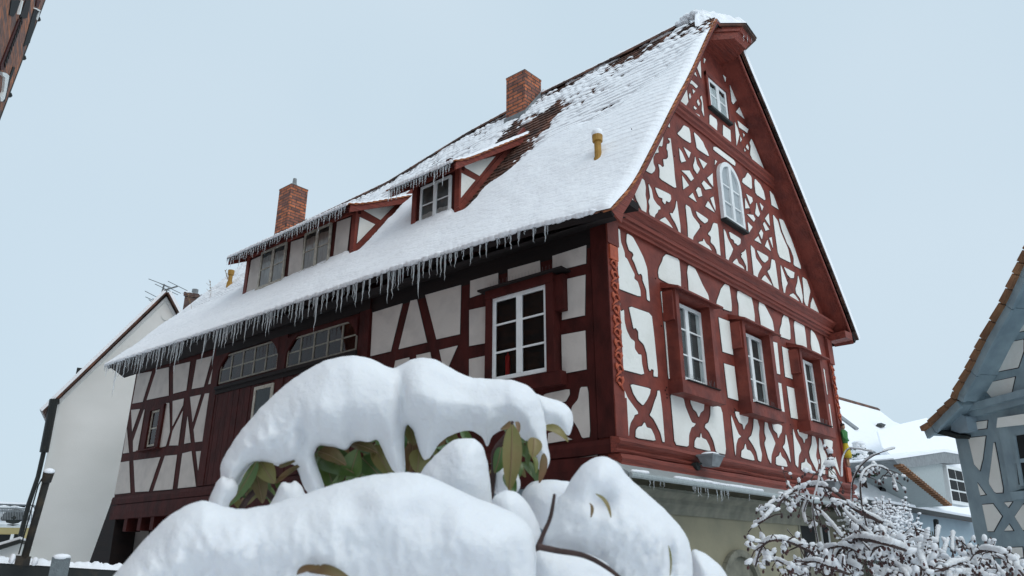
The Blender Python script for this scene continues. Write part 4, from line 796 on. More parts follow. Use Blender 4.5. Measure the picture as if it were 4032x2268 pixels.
w=MB(); p=WC.P((a0+a1)/2-.0,zt_+.15,-.5); w.tube([p,p+Z*.35],.13,8); w.build('pot','greyp',D)
w=MB(); 
for i in range(20): w.ball(WC.P(a0+(a1-a0)*rnd.random(),zt_+.16,-rnd.random()),(.15,.15,.05),nu=6,nv=4)
w.build('snow','snow',D,smooth=True)
def antenna(c,segs,mast,label):
    w=MB()
    for (x0,y0,x1,y1) in segs: w.tube([WF.P(*WF.u('N',x0,y0)),WF.P(*WF.u('N',x1,y1),-.3)],.014,4)
    for (x0,y0,x1,y1) in mast: w.tube([WF.P(*WF.u('N',x0,y0),-.15),WF.P(*WF.u('N',x1,y1),-.15)],.03,5)
    tag(w.build('tv_antenna','greyp'),label,'antenna','television aerials on the white house')
antenna(0,[(590,203,775,250),(560,302,695,348),(748,222,912,278),(642,245,835,312),(675,236,858,300)],[(737,325,740,275),(690,345,720,235),(700,290,830,252)],'larger television aerial above the peak of the white gable')
antenna(0,[(565,350,665,372),(592,372,660,395),(625,362,655,392)],[(662,395,630,365)],'small television aerial low on the left roof edge of the white house')
# small roof window box on the white house left slope
w=MB(); w.box(WF.P(*WF.u('N',-10,1010,-1),-1),WX*.7,WN*-1,Z*.35); w.build('roof_hatch','iron',wh)
# ------------------------------------------------------------------ brick tower top left
r0=ray(90,240); cdir=V((r0.x,r0.y,0)).normalized(); TD=V((math.cos(R(72)),math.sin(R(72)),0)); TN=V((TD.y,-TD.x,0))
Cq=V((cdir.x*20,cdir.y*20,0)); TF=Fr(Cq,TD,TN)
# real batter of the corner line found from two sight lines
aT,bT=TF.u('X',180,0); aB,bB=TF.u('X',0,475); sl=(aT-aB)/(bT-bB)
tw=thing('brick_building',Cq,'tall old brick building at the upper left edge','building')
def TA(b): return aB+(b-bB)*sl
w=MB(); w.prism(TF,[(-19,0),(TA(0),0),(TA(23),23),(-5,23),(-5,12.5),(-19,12.5)],-8,0); w.build('wall','brickt',tw,uvbox=True)  # unseen near wing, its length and height shaped to shade the timber house
def tq(name,m,pts,d0,d1,parent=tw): w=MB(); w.prism(TF,[TF.u('X',x/2.898,y/2.898) for x,y in pts],d0,d1); return w.build(name,m,parent)
o=tq('window','dark',[(385,92),(432,120),(330,490),(262,528)],0,.02); tq('lintel','wwall',[(385,85),(435,110),(430,122),(380,95)],0,.06,o); tq('frame','wwall',[(432,122),(425,160),(405,225),(400,215),(415,160)],0,.05,o)
o=tq('window','dark',[(120,0),(225,0),(180,130),(140,188),(95,170)],0,.02); tq('frame','wwall',[(228,0),(240,0),(205,150),(190,160)],0,.05,o)
o=tq('window','dark',[(140,760),(165,768),(110,910),(40,1160),(5,1155)],0,.02)
tq('window_surround','wwall',[(0,815),(50,830),(78,860),(45,1040),(25,1120),(0,1150),(-20,1150),(-20,1100),(15,1040),(30,880),(0,850)],0,.05)
tq('string_course','reds',[(200,215),(250,240),(30,790),(-10,800),(-10,745)],0,.03)
tq('string_course','reds',[(405,0),(450,0),(425,80),(398,70)],0,.03)
w=MB()
for i in range(11):
    t=i/11; x=215-t*205; y=240+t*540; p=TF.u('X',(x+10)/2.898,y/2.898); w.wbox(TF,p[0]-.12,p[0]+.05,p[1]-.05,p[1]+.05,.03,.05)
w.build('dentils','brown',tw)
tq('recess','brown',[(285,0),(340,0),(300,200),(230,215),(215,190)],0,.025)
w=MB(); w.tube([TF.P(TA(2)-.1,2,.0),TF.P(TA(22.8)-.1,22.8,.0)],.02,6)
for b in (10.9,12.2,13.6,15.2): w.ball(TF.P(TA(b)-.05,b,.0),.07,nu=6,nv=4)
w.build('cable_and_clamps','iron',tw)
# ------------------------------------------------------------------ distant houses low left
DF=Fr(V((math.cos(R(70))*42,math.sin(R(70))*42,0)),V((math.sin(R(70)),-math.cos(R(70)),0)),V((-math.cos(R(70)),-math.sin(R(70)),0)))
dh=thing('terrace_house',DF.O,'distant yellow and white house with snowy roof terrace at lower left','house')
def dq(name,m,pts,d0,d1,parent=None): w=MB(); w.prism(DF,[DF.u('I',x,y) for x,y in pts],d0,d1); return w.build(name,m,parent or dh)
dq('wall','yellow',[(-500,1045),(330,1040),(330,2300),(-500,2300)],-8,-.5); dq('fascia','white',[(-500,1015),(340,1030),(340,1055),(-500,1045)],-6,-.2)
dq('window_band','dark',[(-300,1105),(80,1108),(60,1178),(-300,1190)],-.5,-.45); dq('window','dark',[(108,1105),(190,1108),(170,1170),(95,1170)],-.5,-.45); dq('window_post','white',[(82,1105),(108,1105),(95,1180),(62,1180)],-.5,-.4)
dq('terrace_snow','snow',[(-500,985),(340,1005),(340,1030),(-500,1018)],-6,-.1); dq('upper_storey','wwall',[(-500,820),(220,860),(235,985),(-500,985)],-9,-3); dq('upper_roof_snow','snow',[(-500,790),(230,822),(245,838),(-500,812)],-9,-2.5); dq('upper_roof_edge','greyp',[(-500,812),(245,836),(240,846),(-500,824)],-9,-2.6)
w=MB()
for i in range(30): x=-120+i*13; p=DF.u('I',x,895); q=DF.u('I',x-2,990); w.tube([DF.P(*p),DF.P(*q)],.02,4)
for y in (890,912): w.tube([DF.P(*DF.u('I',-200,y)),DF.P(*DF.u('I',245,y+12))],.035,4)
w.build('railing','greyp',dh)
w=MB(); p=DF.P(*DF.u('I',112,975),-.5); w.ball(p,(.55,.55,.42),nu=10,nv=6); tag(w.build('barbecue_kettle','iron'),'round black kettle standing on the distant snowy roof terrace','barbecue')
w=MB()
for i in range(120): x=rnd.uniform(-60,235); y=rnd.uniform(870,985); p=DF.P(*DF.u('I',x,y),-1.2-rnd.random()); w.ball(p,(rnd.uniform(.1,.3),.2,rnd.uniform(.04,.09)),nu=5,nv=3)
tag(w.build('terrace_furniture','snow'),'snow covered clutter on the distant roof terrace','clutter',kind='stuff')
LFh=Fr(DF.O*.6,DF.ex,DF.n); sh=thing('garden_shed',LFh.O,'low shed with snowy sloping roof at lower left, before the yellow house','shed')
def lq(name,m,pts,d0,d1): w=MB(); w.prism(LFh,[LFh.u('I',x,y) for x,y in pts],d0,d1); return w.build(name,m,sh)
lq('wall','wwall',[(-200,1290),(170,1175),(150,2200),(-200,2200)],-4,0); lq('roof','iron',[(-200,1262),(175,1150),(178,1180),(-200,1300)],-4,.3); lq('roof_snow','snow',[(-200,1240),(170,1130),(178,1152),(-200,1266)],-4,.25)
# ------------------------------------------------------------------ steel beam and pipe, near lower left
def at(k,x,y,d):   # point at a horizontal distance d from the camera's foot
    r=ray(*px(k,x,y)); return CAM+r*(d/fw.dot(r))
b0=at('I',-700,1300,3.2); b1=at('I',1300,1425,3.6)
bm_=thing('steel_beam',b0,'dark horizontal steel beam with snow along its top at lower left','beam')
w=MB(); d=(b1-b0); a=V((d.y,-d.x,0)).normalized(); a=a if a.dot(fw)<0 else -a
w.box(b0-Z*.32-a*.1,d,a*.1,Z*.32); w.build('beam','iron',bm_)
w=MB(); vs=[];fs=[];n=160
for i in range(n+1):
    t=i/n; c=b0+d*t-a*.05; h=.028+.012*noise.noise(V((t*30,0,0)))+.006*noise.noise(V((t*120,0,0)))
    for k in range(7): th=math.pi*k/6; vs.append(c+a*math.cos(th)*.056+Z*(math.sin(th)*h))
for i in range(n):
    for k in range(6): fs.append((i*7+k,i*7+k+1,i*7+k+8,i*7+k+7))
w.add(vs,fs); w.build('beam_snow','snow',bm_,smooth=True)
p0=at('I',500,1330,3.32)+a*.03
w=MB(); e=d.normalized(); w.box(p0-e*.036-Z*.33,e*.072,a*.04,Z*.345); w.build('bracket','perf',bm_)
w=MB(); w.ball(p0+Z*.018+a*.02,(.038,.03,.014),nu=12,nv=6); w.build('bracket_snow','snow',bm_,smooth=True)
pb=at('I',208,1275,3.30); pt=at('I',392,625,3.30)
pp=thing('vent_pole',pb,'rusty upright pipe with a snow capped collar standing on the steel beam','pipe')
ax=(pt-pb).normalized()
w=MB(); w.tube([pb-ax*.03,pt],.0155,12); w.build('pipe','rust',pp,smooth=True)
w=MB(); w.tube([pt-ax*.03,pt+ax*.012,pt+ax*.014],[.020,.0225,.0225],12); w.build('collar','rust',pp)
w=MB(); w.box(pb-ax*.05-e*.03-a*.02,e*.055,a*.05,Z*.04); w.build('foot','rust',pp)
w=MB(); w.ball(pt+ax*.016,(.023,.023,.014),nu=14,nv=6); w.ball(pb-e*.045-Z*.02+a*.02,(.011,.014,.020),nu=9,nv=6,j=.25); w.ball(pb+e*.042-Z*.025+a*.02,(.012,.014,.018),nu=9,nv=6,j=.2); w.build('snow_cap','snow',pp,smooth=True)
w=MB(); w.tube([pt-ax*.02-e*.02,pt-ax*.05-e*.026,pb-e*.026],.003,5); w.build('cable','iron',pp)
# ------------------------------------------------------------------ annex at right
AF=Fr(V((0,6.85,0)),X,(0,-1,0)); an=thing('snowy_roofed_house',AF.P(20,0,0),'long blue grey house with broad snowy roof behind the rose bush','house')
ea=AF.u('J',900,752); eb=AF.u('J',2300,1010)
w=MB(); w.wbox(AF,8.62,eb[0],0,3.18,-7,0)
w.build('wall','bluew',an)
ZE=3.2
class Slope:     # roof plane rising away from the eaves
    def __init__(s,y0,z0,k): s.n=V((0,-k,1)).normalized(); s.P0=V((0,y0,z0)); s.k=k
    def u(s,k,x,y,d=0): r=ray(*px(k,x,y)); t=(s.P0+s.n*d-CAM).dot(s.n)/r.dot(s.n); return CAM+r*t
def slab(sl,k,pts,d0,d1,name,m,parent,ch=0,smooth=False):
    p=pts if not ch else chaikin(pts,ch); w=MB(); n=len(p); a=[sl.u(k,x,y,d1) for x,y in p]; b=[q-sl.n*(d1-d0) for q in a]; w.add(b+a,[list(range(n))[::-1],list(range(n,2*n))]+[(i,(i+1)%n,(i+1)%n+n,i+n) for i in range(n)]); return w.build(name,m,parent,smooth=smooth)
sA=Slope(6.55,3.12,1.0)
slab(sA,'J',[(700,-60),(930,0),(1290,95),(1420,190),(1480,215),(2000,340),(2100,975),(1040,787),(700,730)],-.2,.0,'roof','tile',an)
slab(sA,'J',[(700,-75),(935,-8),(1290,88),(1420,188),(1480,212),(2000,330),(2100,962),(1040,772),(700,710)],.0,.16,'roof_snow','snow',an)
w=MB(); w.tube([sA.u('J',935,3,.1),sA.u('J',1290,100,.1)],.14,6); w.build('ridge_tiles','tile',an)
sB=Slope(5.9,3.3,1.05)
slab(sB,'J',[(1290,262),(1500,205),(1690,160),(1960,355),(2050,560),(1965,458),(1840,420),(1425,485),(1330,400)],.19,.25,'cross_roof_snow','snow',an)
# gutter
w=MB(); w.tube([V((sA.u('J',1000,772).x-3,6.45,3.02)),V((eb[0],6.45,3.02))],.09,8); w.tube([sA.u('J',1760,965,0)-Z*.1,sA.u('J',1800,1020,0)-Z*.3+V((.2,.2,0)),V((sA.u('J',1800,1020).x+.3,6.75,0))],.07,8); w.build('gutter_and_downpipe','iron',an)
# orange tile row and slanting skylights
slab(sA,'J',[(1285,505),(1305,508),(1668,795),(1640,798)],.16,.22,'bare_tile_row','tile',an)
o=slab(sA,'J',[(960,135),(1000,140),(1140,245),(1115,250)],.16,.22,'roof_window','greyp',an)
o=slab(sA,'J',[(1180,545),(1235,560),(1420,750),(1330,735)],.16,.24,'slanting_glazing','dark',an)
slab(sA,'J',[(1235,555),(1290,575),(1640,790),(1425,755)],.16,.21,'lead_valley','bluew',an)
slab(sA,'J',[(1095,470),(1200,490),(1225,520),(1105,500)],.16,.4,'shed_window','dark',an); slab(sA,'J',[(1060,395),(1240,420),(1400,500),(1390,518),(1240,440),(1060,412)],.2,.5,'shed_roof_edge','greyp',an)
for q in ((1320,700),(1350,715),(1390,735)): pass
slab(sA,'J',[(1290,205),(1320,200),(1360,215),(1330,222)],.16,.3,'snow_guard','iron',an)
# metal clad dormer on it
DM=Fr(V((0,5.6,0)),X,(0,-1,0))
D=bpy.data.objects.new('dormer',None); C.objects.link(D); D.parent=an; D['label']='grey metal clad dormer with white six pane window'
def mq(name,m,pts,d0,d1,parent=D): w=MB(); w.prism(DM,[DM.u('J',x,y,d1) for x,y in pts],d0,d1); return w.build(name,m,parent)
mq('cheek','zinc',[(1510,560),(1815,525),(1860,880),(1780,815)],-1.2,0); mq('roof_edge','greyp',[(1420,492),(1840,436),(1970,452),(1975,535),(1815,528),(1520,570),(1450,530)],-1.5,.12)
mq('roof_snow','snow',[(1420,488),(1600,455),(1838,412),(1975,440),(1972,458),(1840,436),(1425,498)],-1.5,.15); o=mq('window','white',[(1850,545),(1988,578),(2055,885),(1900,858)],-.2,.06)
for i in range(2):
    for j in range(3):
        def bl(u_,v_):
            A=(1850+(1988-1850)*u_,545+(578-545)*u_); B=(1900+(2055-1900)*u_,858+(885-858)*u_); return (A[0]+(B[0]-A[0])*v_,A[1]+(B[1]-A[1])*v_)
        u0,u1=.1+i*.42,.46+i*.42; v0,v1=.08+j*.29,.32+j*.29; mq('pane','dark',[bl(u0,v0),bl(u1,v0),bl(u1,v1),bl(u0,v1)],.0,.075,o)
w=MB()
for i in range(22):
    t=i/22; p=DM.u('J',1470+(1880-1470)*t,545+(878-545)*t,.1); w.box(DM.P(p[0]-.1,p[1]-.04,.0),X*.26,V((0,-.16,0)),Z*.06)
w.build('tile_edge','tileb',D)
# ------------------------------------------------------------------ blue house at right
r0=ray(3810,1900); q=V((r0.x,r0.y,0)).normalized()*11; BD=V((math.cos(R(52.2)),math.sin(R(52.2)),0)); BN=V((-BD.y,BD.x,0))
if BN.dot(q)>0: BN=-BN
BF=Fr(q,-BD,BN)   # a grows toward the camera (right in the photo)
bh=thing('blue_timber_house',q,'blue grey and white half-timbered house at the right edge','house')
corner=BF.u('J',2020,800)[0]
vl=[('V',1722+300,180-500),('V',1722,180),('V',1640,370),('V',1530,610),('V',1450,755),('V',1370,900),('V',1250,1150),('V',1150,1330),('J',1900,0),('J',1780,120),('J',1700,205),('J',1640,252)]
vp=[BF.u(k,x,y,.35) for k,x,y in vl]
wl=[('V',2000,-160),('V',1722,395),('V',1600,610),('V',1500,800),('V',1400,985),('V',1290,1180),('V',1180,1400),('J',1990,40),('J',1930,300)]
wq=[BF.u(k,x,y) for k,x,y in wl]
w=MB(); w.prism(BF,[(corner,0),(corner,wq[-1][1])]+[(max(a,corner),b) for a,b in wq[::-1][1:]]+[(wq[0][0]+5,wq[0][1]),(wq[0][0]+5,0)],-.3,0); w.build('wall','blue',bh)
BP=[('V',p) for p in [[(1680,620),(1740,560),(1740,830),(1552,872)],[(1512,948),(1722,905),(1722,1000),(1678,1132),(1398,1190)],[(1372,1272),(1652,1210),(1610,1408),(1505,1425)]]]
BP+=[('J',p) for p in [[(2070,-20),(2100,-25),(2192,45),(2028,82)],[(2225,-10),(2370,-20),(2365,25),(2280,40)],[(2020,205),(2190,182),(2182,245),(2025,265)],[(2035,325),(2175,310),(2150,500),(2128,588),(2085,540)],[(2245,345),(2275,500),(2322,768),(2255,772),(2202,690),(2225,520)],[(2112,695),(2175,785),(2135,792)],[(2150,868),(2235,862),(2308,962),(2240,1085),(2195,1085)],[(2330,850),(2392,845),(2362,888)],[(2368,1030),(2400,1078),(2330,1080)],[(2484,865),(2415,965),(2484,1075),(2560,960)],[(2225,1225),(2475,1215),(2484,1298),(2240,1300)],[(2400,-30),(2484,-60),(2560,-40),(2540,20),(2430,25)]]]
panels(BF,BP,bh,'plaster_infill','plaster',lw=.008)
w=MB(); ca=BF.u('J',1990,185)[0]
zc1=BF.u('J',2240,95,.05)[1]; w.wbox(BF,corner,corner+8,zc1-.02,zc1+.13,0,.07); w.wbox(BF,corner,corner+8,zc1+.05,zc1+.13,.07,.11); w.build('moulded_beam','blue',bh)
def bq(name,m,pts,d0,d1,parent=bh): w=MB(); w.prism(BF,[BF.u('J',x,y,d1) for x,y in pts],d0,d1); return w.build(name,m,parent)
o=bq('window','blue',[(2275,245),(2600,180),(2600,700),(2370,765)],0,.06); bq('pane','dark',[(2395,310),(2600,275),(2600,690),(2440,705)],.06,.075,o); bq('casement_bar','blue',[(2385,500),(2600,480),(2600,515),(2395,530)],.07,.085,o); bq('casement_bar','blue',[(2385,308),(2410,305),(2478,712),(2452,718)],.07,.09,o); bq('sill','blue',[(2368,765),(2600,745),(2600,800),(2395,832)],0,.14,o)
bq('white_lintel_board','plaster',[(2268,160),(2600,110),(2600,200),(2258,240)],0,.09,o)
w=MB(); n=len(vp)
for i in range(n-1):
    (a0,z0),(a1,z1)=vp[i],vp[i+1]; 
    for (dd0,dd1,m0) in [(.0,.0,0)]:
        pass
def vslab(o0,o1,d0,d1,name,m):   # follows the verge line; o = depth below the line, d = distance out from the wall
    w=MB()
    for i in range(n-1):
        (a0,z0),(a1,z1)=vp[i],vp[i+1]; t=V((a1-a0,z1-z0)).normalized(); nn=V((-t.y,t.x)); 
        if nn.x<0: nn=-nn   # toward the wall
        P=[(a0+nn.x*o0,z0+nn.y*o0),(a1+nn.x*o0,z1+nn.y*o0),(a1+nn.x*o1,z1+nn.y*o1),(a0+nn.x*o1,z0+nn.y*o1)]
        w.prism(BF,P,d0,d1)
    return w.build(name,m,bh)
vslab(.0,.03,-6,.30,'roof','tile'); vslab(.03,.09,-6,.3,'soffit','blue'); vslab(.033,.13,.27,.31,'bargeboard','blue')
w=MB(); tot=0
for i in range(n-1):
    A=BF.P(*vp[i],.36); B=BF.P(*vp[i+1],.36); m_=max(1,round((B-A).length/.17))
    for k in range(m_):
        p=A.lerp(B,k/m_); q2=A.lerp(B,(k+.93)/m_); dr=(q2-p).normalized(); nn=dr.cross(BN).normalized(); nn=nn if nn.dot(BF.ex)>0 else -nn
        w.add([p-nn*.015,q2+nn*.0-nn*.03,q2+nn*.035,p+nn*.04]+[v-BN*.12 for v in (p-nn*.015,q2-nn*.03,q2+nn*.035,p+nn*.04)],[(0,1,2,3),(4,7,6,5),(0,4,5,1),(3,2,6,7),(0,3,7,4),(1,5,6,2)])
w.build('verge_tiles','tileb',bh)
bq('purlin_end','bluew',[(1885,170),(1960,130),(2010,150),(2030,265),(1960,285),(1890,265)],-.05,.14)
w=MB()
for i in range(40): 
    p=BF.P(*vp[-1],.3).lerp(BF.P(*vp[-3],.3),rnd.random()); w.ball(p-BN*rnd.random()*.3+BF.ex*.03,(.05,.05,.03),nu=6,nv=4)
w.build('verge_snow','snow',bh,smooth=True)
bq('eaves_board','iron',[(1640,252),(1930,330),(1935,300),(1850,270),(1700,215)],-.5,.2)
# ------------------------------------------------------------------ trellis, conifer, far bush
TRF=Fr(V((0,5.6,0)),X,(0,-1,0))
w=MB()
for i in range(40): x=1150+i*15; w.tube([TRF.P(*TRF.u('J',x,1085)),TRF.P(TRF.u('J',x,1085)[0],.1)],.012,4)
for i in range(22): y=1095+i*22; a,z=TRF.u('J',1400,y); w.tube([TRF.P(TRF.u('J',1150,1100)[0],z,.02),TRF.P(TRF.u('J',1650,1100)[0],z,.02)],.012,4)
tag(w.build('trellis','lattice'),'dark wooden lattice trellis behind the snowy rose bush','trellis')
def cap(w,c,r,el=1): w.ball(c+Z*r*.25,(r*1.1*el,r*1.1*el,r*.8),nu=7,nv=5,j=.18)
cp=at('J',1050,520,1); r0=ray(*px('J',1058,640)); Pc=sA.u('J',1058,640,.1)+V((0,-.35,.0)); 
ct=thing('conifer',Pc,'small dark snow laden conifer between the red gable and the snowy roof','tree')
w=MB(); sn=MB(); hT=(sA.u('J',1058,380,.1)-Pc).z; dist=(Pc-CAM).length; rad=65/2.07/F0*dist
topz=CAM.z+ (ray(*px('J',1040,385)).z/ V((ray(*px('J',1040,385)).x,ray(*px('J',1040,385)).y)).length)*V((Pc.x,Pc.y)).length
hT=topz-Pc.z
for i in range(240):
    t=rnd.random(); r=rad*(1.15-t*.9); an_=rnd.random()*6.28; c=Pc+V((math.cos(an_)*r*rnd.uniform(.4,1),math.sin(an_)*r*rnd.uniform(.4,1),hT*t)); e_=V((math.cos(an_),math.sin(an_),-.35))
    w.tube([c-e_*.12,c+e_*.1],[.05,.015],5)
    if rnd.random()<.75: sn.ball(c+Z*.05,(.11,.11,.05),nu=7,nv=4,j=.25)
w.build('crown','cone',ct); sn.build('snow','snow',ct,smooth=True); w=MB(); w.tube([Pc-Z*.3,Pc+Z*hT*.9],[.06,.02],6); w.build('trunk','stem',ct)
fb=thing('snowy_shrub',TRF.P(TRF.u('J',1400,1100)[0],0,.6),'dense rounded shrub of fine snowy twigs in front of the trellis','shrub')
FBF=Fr(V((0,5.0,0)),X,(0,-1,0)); w=MB(); sn=MB()
for i in range(420):
    while True:
        x=rnd.uniform(1190,1660); y=rnd.uniform(915,1300)
        if ((x-1340)/190)**2+((y-1110)/190)**2<1 or (y>1090+ (x-1400)*.1 and rnd.random()<.35): break
    c=FBF.P(*FBF.u('J',x,y),rnd.uniform(-.4,.3)); dv=V((rnd.uniform(-1,1),rnd.uniform(-.5,.5),rnd.uniform(-.2,1))).normalized()*rnd.uniform(.15,.4)
    w.tube([c,c+dv*.5+Z*.03,c+dv],.009,3,False)
    for k in range(4): sn.ball(c+dv*(k/3.)+Z*.015,(rnd.uniform(.03,.06),.035,.022),nu=6,nv=4,j=.2)
w.build('twigs','stem',fb); tag(sn.build('snow','snow',fb,smooth=True))
# ------------------------------------------------------------------ rose bush
rb=thing('rose_bush',at('J',1500,1500,4.0)-Z*1.0,'large arching rose bush with dark hips and lumps of snow at lower right','bush')
stm=MB(); sn=MB(); hips=[]
canes=[([(1000,640),(1005,500),(1050,420),(1130,415),(1250,440)],.005,.5),([(1075,860),(1090,680),(1150,560),(1240,480),(1340,435),(1430,410)],.006,.54),([(1235,1160),(1190,990),(1155,800),(1160,640),(1240,560),(1340,570),(1410,640),(1455,760)],.007,.7),
([(1400,1060),(1240,970),(1100,900),(980,790),(850,720),(690,725),(560,790),(450,900),(370,990),(290,1040)],.014,1.3),([(1300,1180),(1160,1050),(1050,950),(960,830),(850,750)],.012,1.2),([(1000,1130),(900,1010),(800,900),(700,830),(560,800),(440,850),(375,900)],.011,1.2),
([(880,1449),(930,1290),(1010,1200),(1130,1150),(1250,1160),(1400,1200),(1520,1240)],.022,1.7),([(960,1380),(820,1300),(700,1230),(560,1170),(420,1160),(340,1230),(295,1370)],.013,1.4),([(860,1500),(820,1250),(770,980),(770,830),(815,650),(815,490)],.006,.5),([(740,1400),(650,1200),(555,1070)],.006,.15),
([(1050,1430),(900,1370),(760,1330),(600,1370),(480,1330),(395,1320)],.011,1.3),([(640,790),(560,700),(515,570)],.005,.7),([(820,640),(880,520),(930,500),(935,560)],.005,.9),([(720,830),(690,930),(710,1020)],.006,.9),([(980,960),(870,760),(810,620)],.007,1)]
for tip in [(1590,1030),(1790,1060),(1910,1095),(2245,1165),(2370,1235),(1975,1160),(1705,1080),(2435,1310),(1120,1290),(1370,1010),(2110,1190),(2050,1220),(1010,1290),(1870,1150),(1500,1090),(2300,1300),(1230,1380),(700,1420),(580,1410),(2470,1380),(1650,1180),(1450,1150)]:
    bx=tip[0]+rnd.uniform(-250,250); canes.append(([(bx,1620),(bx*.5+tip[0]*.5+rnd.uniform(-60,60),1440),(tip[0]+rnd.uniform(-40,40),(1440+tip[1])/2),tip],.010,1.35))
for i in range(22):
    x=rnd.uniform(900,2484); y=rnd.uniform(1230,1440) if x>1500 else rnd.uniform(1180,1440); canes.append(([(x-rnd.uniform(100,220),y+rnd.uniform(20,120)),(x-50,y+5),(x+60,y),(x+rnd.uniform(110,220),y+rnd.uniform(20,100))],.011,1.5))
def spline(p,n):
    out=[]
    for i in range(len(p)-1):
        a=p[max(i-1,0)];b=p[i];c=p[i+1];d=p[min(i+2,len(p)-1)]
        for k in range(n):
            t=k/n; out.append(b*.5*2*1+ (c-a)*.5*t+(a*2-b*5+c*4-d)*.5*t*t+(b*3-a-c*3+d)*.5*t**3)
    out.append(p[-1]); return out
for ci,(pts,r,sv) in enumerate(canes):
    d0=4.0+rnd.uniform(-.5,.7); P=[at('J',x,y,d0+.25*math.sin(i+ci)) for i,(x,y) in enumerate(pts)]; sp=spline(P,8); m_=len(sp)
    r*=.75; stm.tube(sp,[r*(1-.6*i/m_) for i in range(m_)],5)
    sr=.0100*sv
    # continuous cap of snow riding on the cane
    j=0; acc=0
    for i in range(m_-1):
        seg=(sp[i+1]-sp[i]); L_=seg.length; nb=max(1,int(L_/(sr*.8)))
        for k in range(nb):
            c=sp[i].lerp(sp[i+1],k/nb); g_=noise.noise(c*7+V((ci,0,0)))
            if g_<-.30 and sv<1.6: continue
            rr=sr*(.75+.5*max(0,g_+.3)); steep=abs(seg.normalized().z); sn.ball(c+Z*(rr*.7+r*.4),(rr*1.05,rr*1.05,rr*(.95 if steep<.7 else .7)),nu=7,nv=5,j=.2)
        # side twigs with hips
        if sv>.55 and rnd.random()<min(1,L_/.055*.85):
            c=sp[i]; dv=V((rnd.uniform(-1,1),rnd.uniform(-1,1),rnd.uniform(-.5,.7))).normalized()*rnd.uniform(.03,.11); e_=c+dv-Z*rnd.uniform(0,.05)
            stm.tube([c,c+dv*.6,e_],[.004,.003,.0025],4,False)
            hips.append(e_-Z*.006)
            rr=rnd.uniform(.007,.017)
            dd_=dv.normalized(); s2=dd_.cross(Z).normalized()
            if rnd.random()<.8: sn.ball(e_+Z*rr*.9-dd_*rr*.5,(rr*rnd.uniform(1.1,2.1),rr*rnd.uniform(.8,1.1),rr*rnd.uniform(.8,1.2)),dd_,s2,dd_.cross(s2)*-1,nu=8,nv=6,j=.28)
            if rnd.random()<.5: m2=c.lerp(e_,.5); sn.ball(m2+Z*.008,(rr*1.5,rr*.7,rr*.6),dd_,s2,dd_.cross(s2)*-1,nu=7,nv=5,j=.3)
            if rnd.random()<.35: hips.append(e_+V((rnd.uniform(-.02,.02),rnd.uniform(-.02,.02),-.015)))
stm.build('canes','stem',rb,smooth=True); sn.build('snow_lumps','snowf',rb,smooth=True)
rest=MB(); 
for i,h in enumerate(hips):
    w=MB() if i<95 else rest; t=V((rnd.uniform(-.4,.4),rnd.uniform(-.4,.4),-1)).normalized(); e1=t.cross(X).normalized(); w.ball(h+t*.006,(.0062,.0062,.0095),e1,t.cross(e1),t,nu=7,nv=5)
    if i<95: w.build('rose_hip','hip',rb,smooth=True)
tag(rest.build('rose_hips','hip',rb,smooth=True),kind='stuff')
# ------------------------------------------------------------------ snow laden rhododendron in the foreground
rh=thing('rhododendron',at('W',900,1500,1.2)-Z*.9,'rhododendron bush buried under thick pillows of fresh snow in the foreground','bush')
def mesh_cdt(poly,step):
    n=len(poly); xs_=[p[0] for p in poly]; ys_=[p[1] for p in poly]
    def inside(x,y):
        c=False
        for i in range(n):
            a,b=poly[i],poly[i-1]
            if (a[1]>y)!=(b[1]>y) and x<(b[0]-a[0])*(y-a[1])/(b[1]-a[1])+a[0]: c=not c
        return c
    def dist(x,y):
        m_=1e9
        for i in range(n):
            a,b=poly[i],poly[(i+1)%n]; dx,dy=b[0]-a[0],b[1]-a[1]; t=max(0,min(1,((x-a[0])*dx+(y-a[1])*dy)/(dx*dx+dy*dy+1e-9))); m_=min(m_,(x-a[0]-t*dx)**2+(y-a[1]-t*dy)**2)
        return math.sqrt(m_)
    vs=[V(p) for p in poly]; ds=[0]*n
    y=min(ys_); row=0
    while y<max(ys_):
        x=min(xs_)+(step/2 if row%2 else 0)
        while x<max(xs_):
            if inside(x,y):
                d=dist(x,y)
                if d>step*.45: vs.append(V((x,y))); ds.append(d)
            x+=step
        y+=step*.87; row+=1
    r=delaunay_2d_cdt(vs,[],[list(range(n))],1,1e-5)
    ov=[tuple(v) for v in r[0]]; dd=[ds[o[0]] if o else 0 for o in r[3]]
    return ov,dd,r[2],n
def resample(p,step):
    out=[]
    for i in range(len(p)):
        a,b=p[i],p[(i+1)%len(p)]; m_=max(1,int(math.hypot(b[0]-a[0],b[1]-a[1])/step))
        out+=[(a[0]+(b[0]-a[0])*k/m_,a[1]+(b[1]-a[1])*k/m_) for k in range(m_)]
    return out
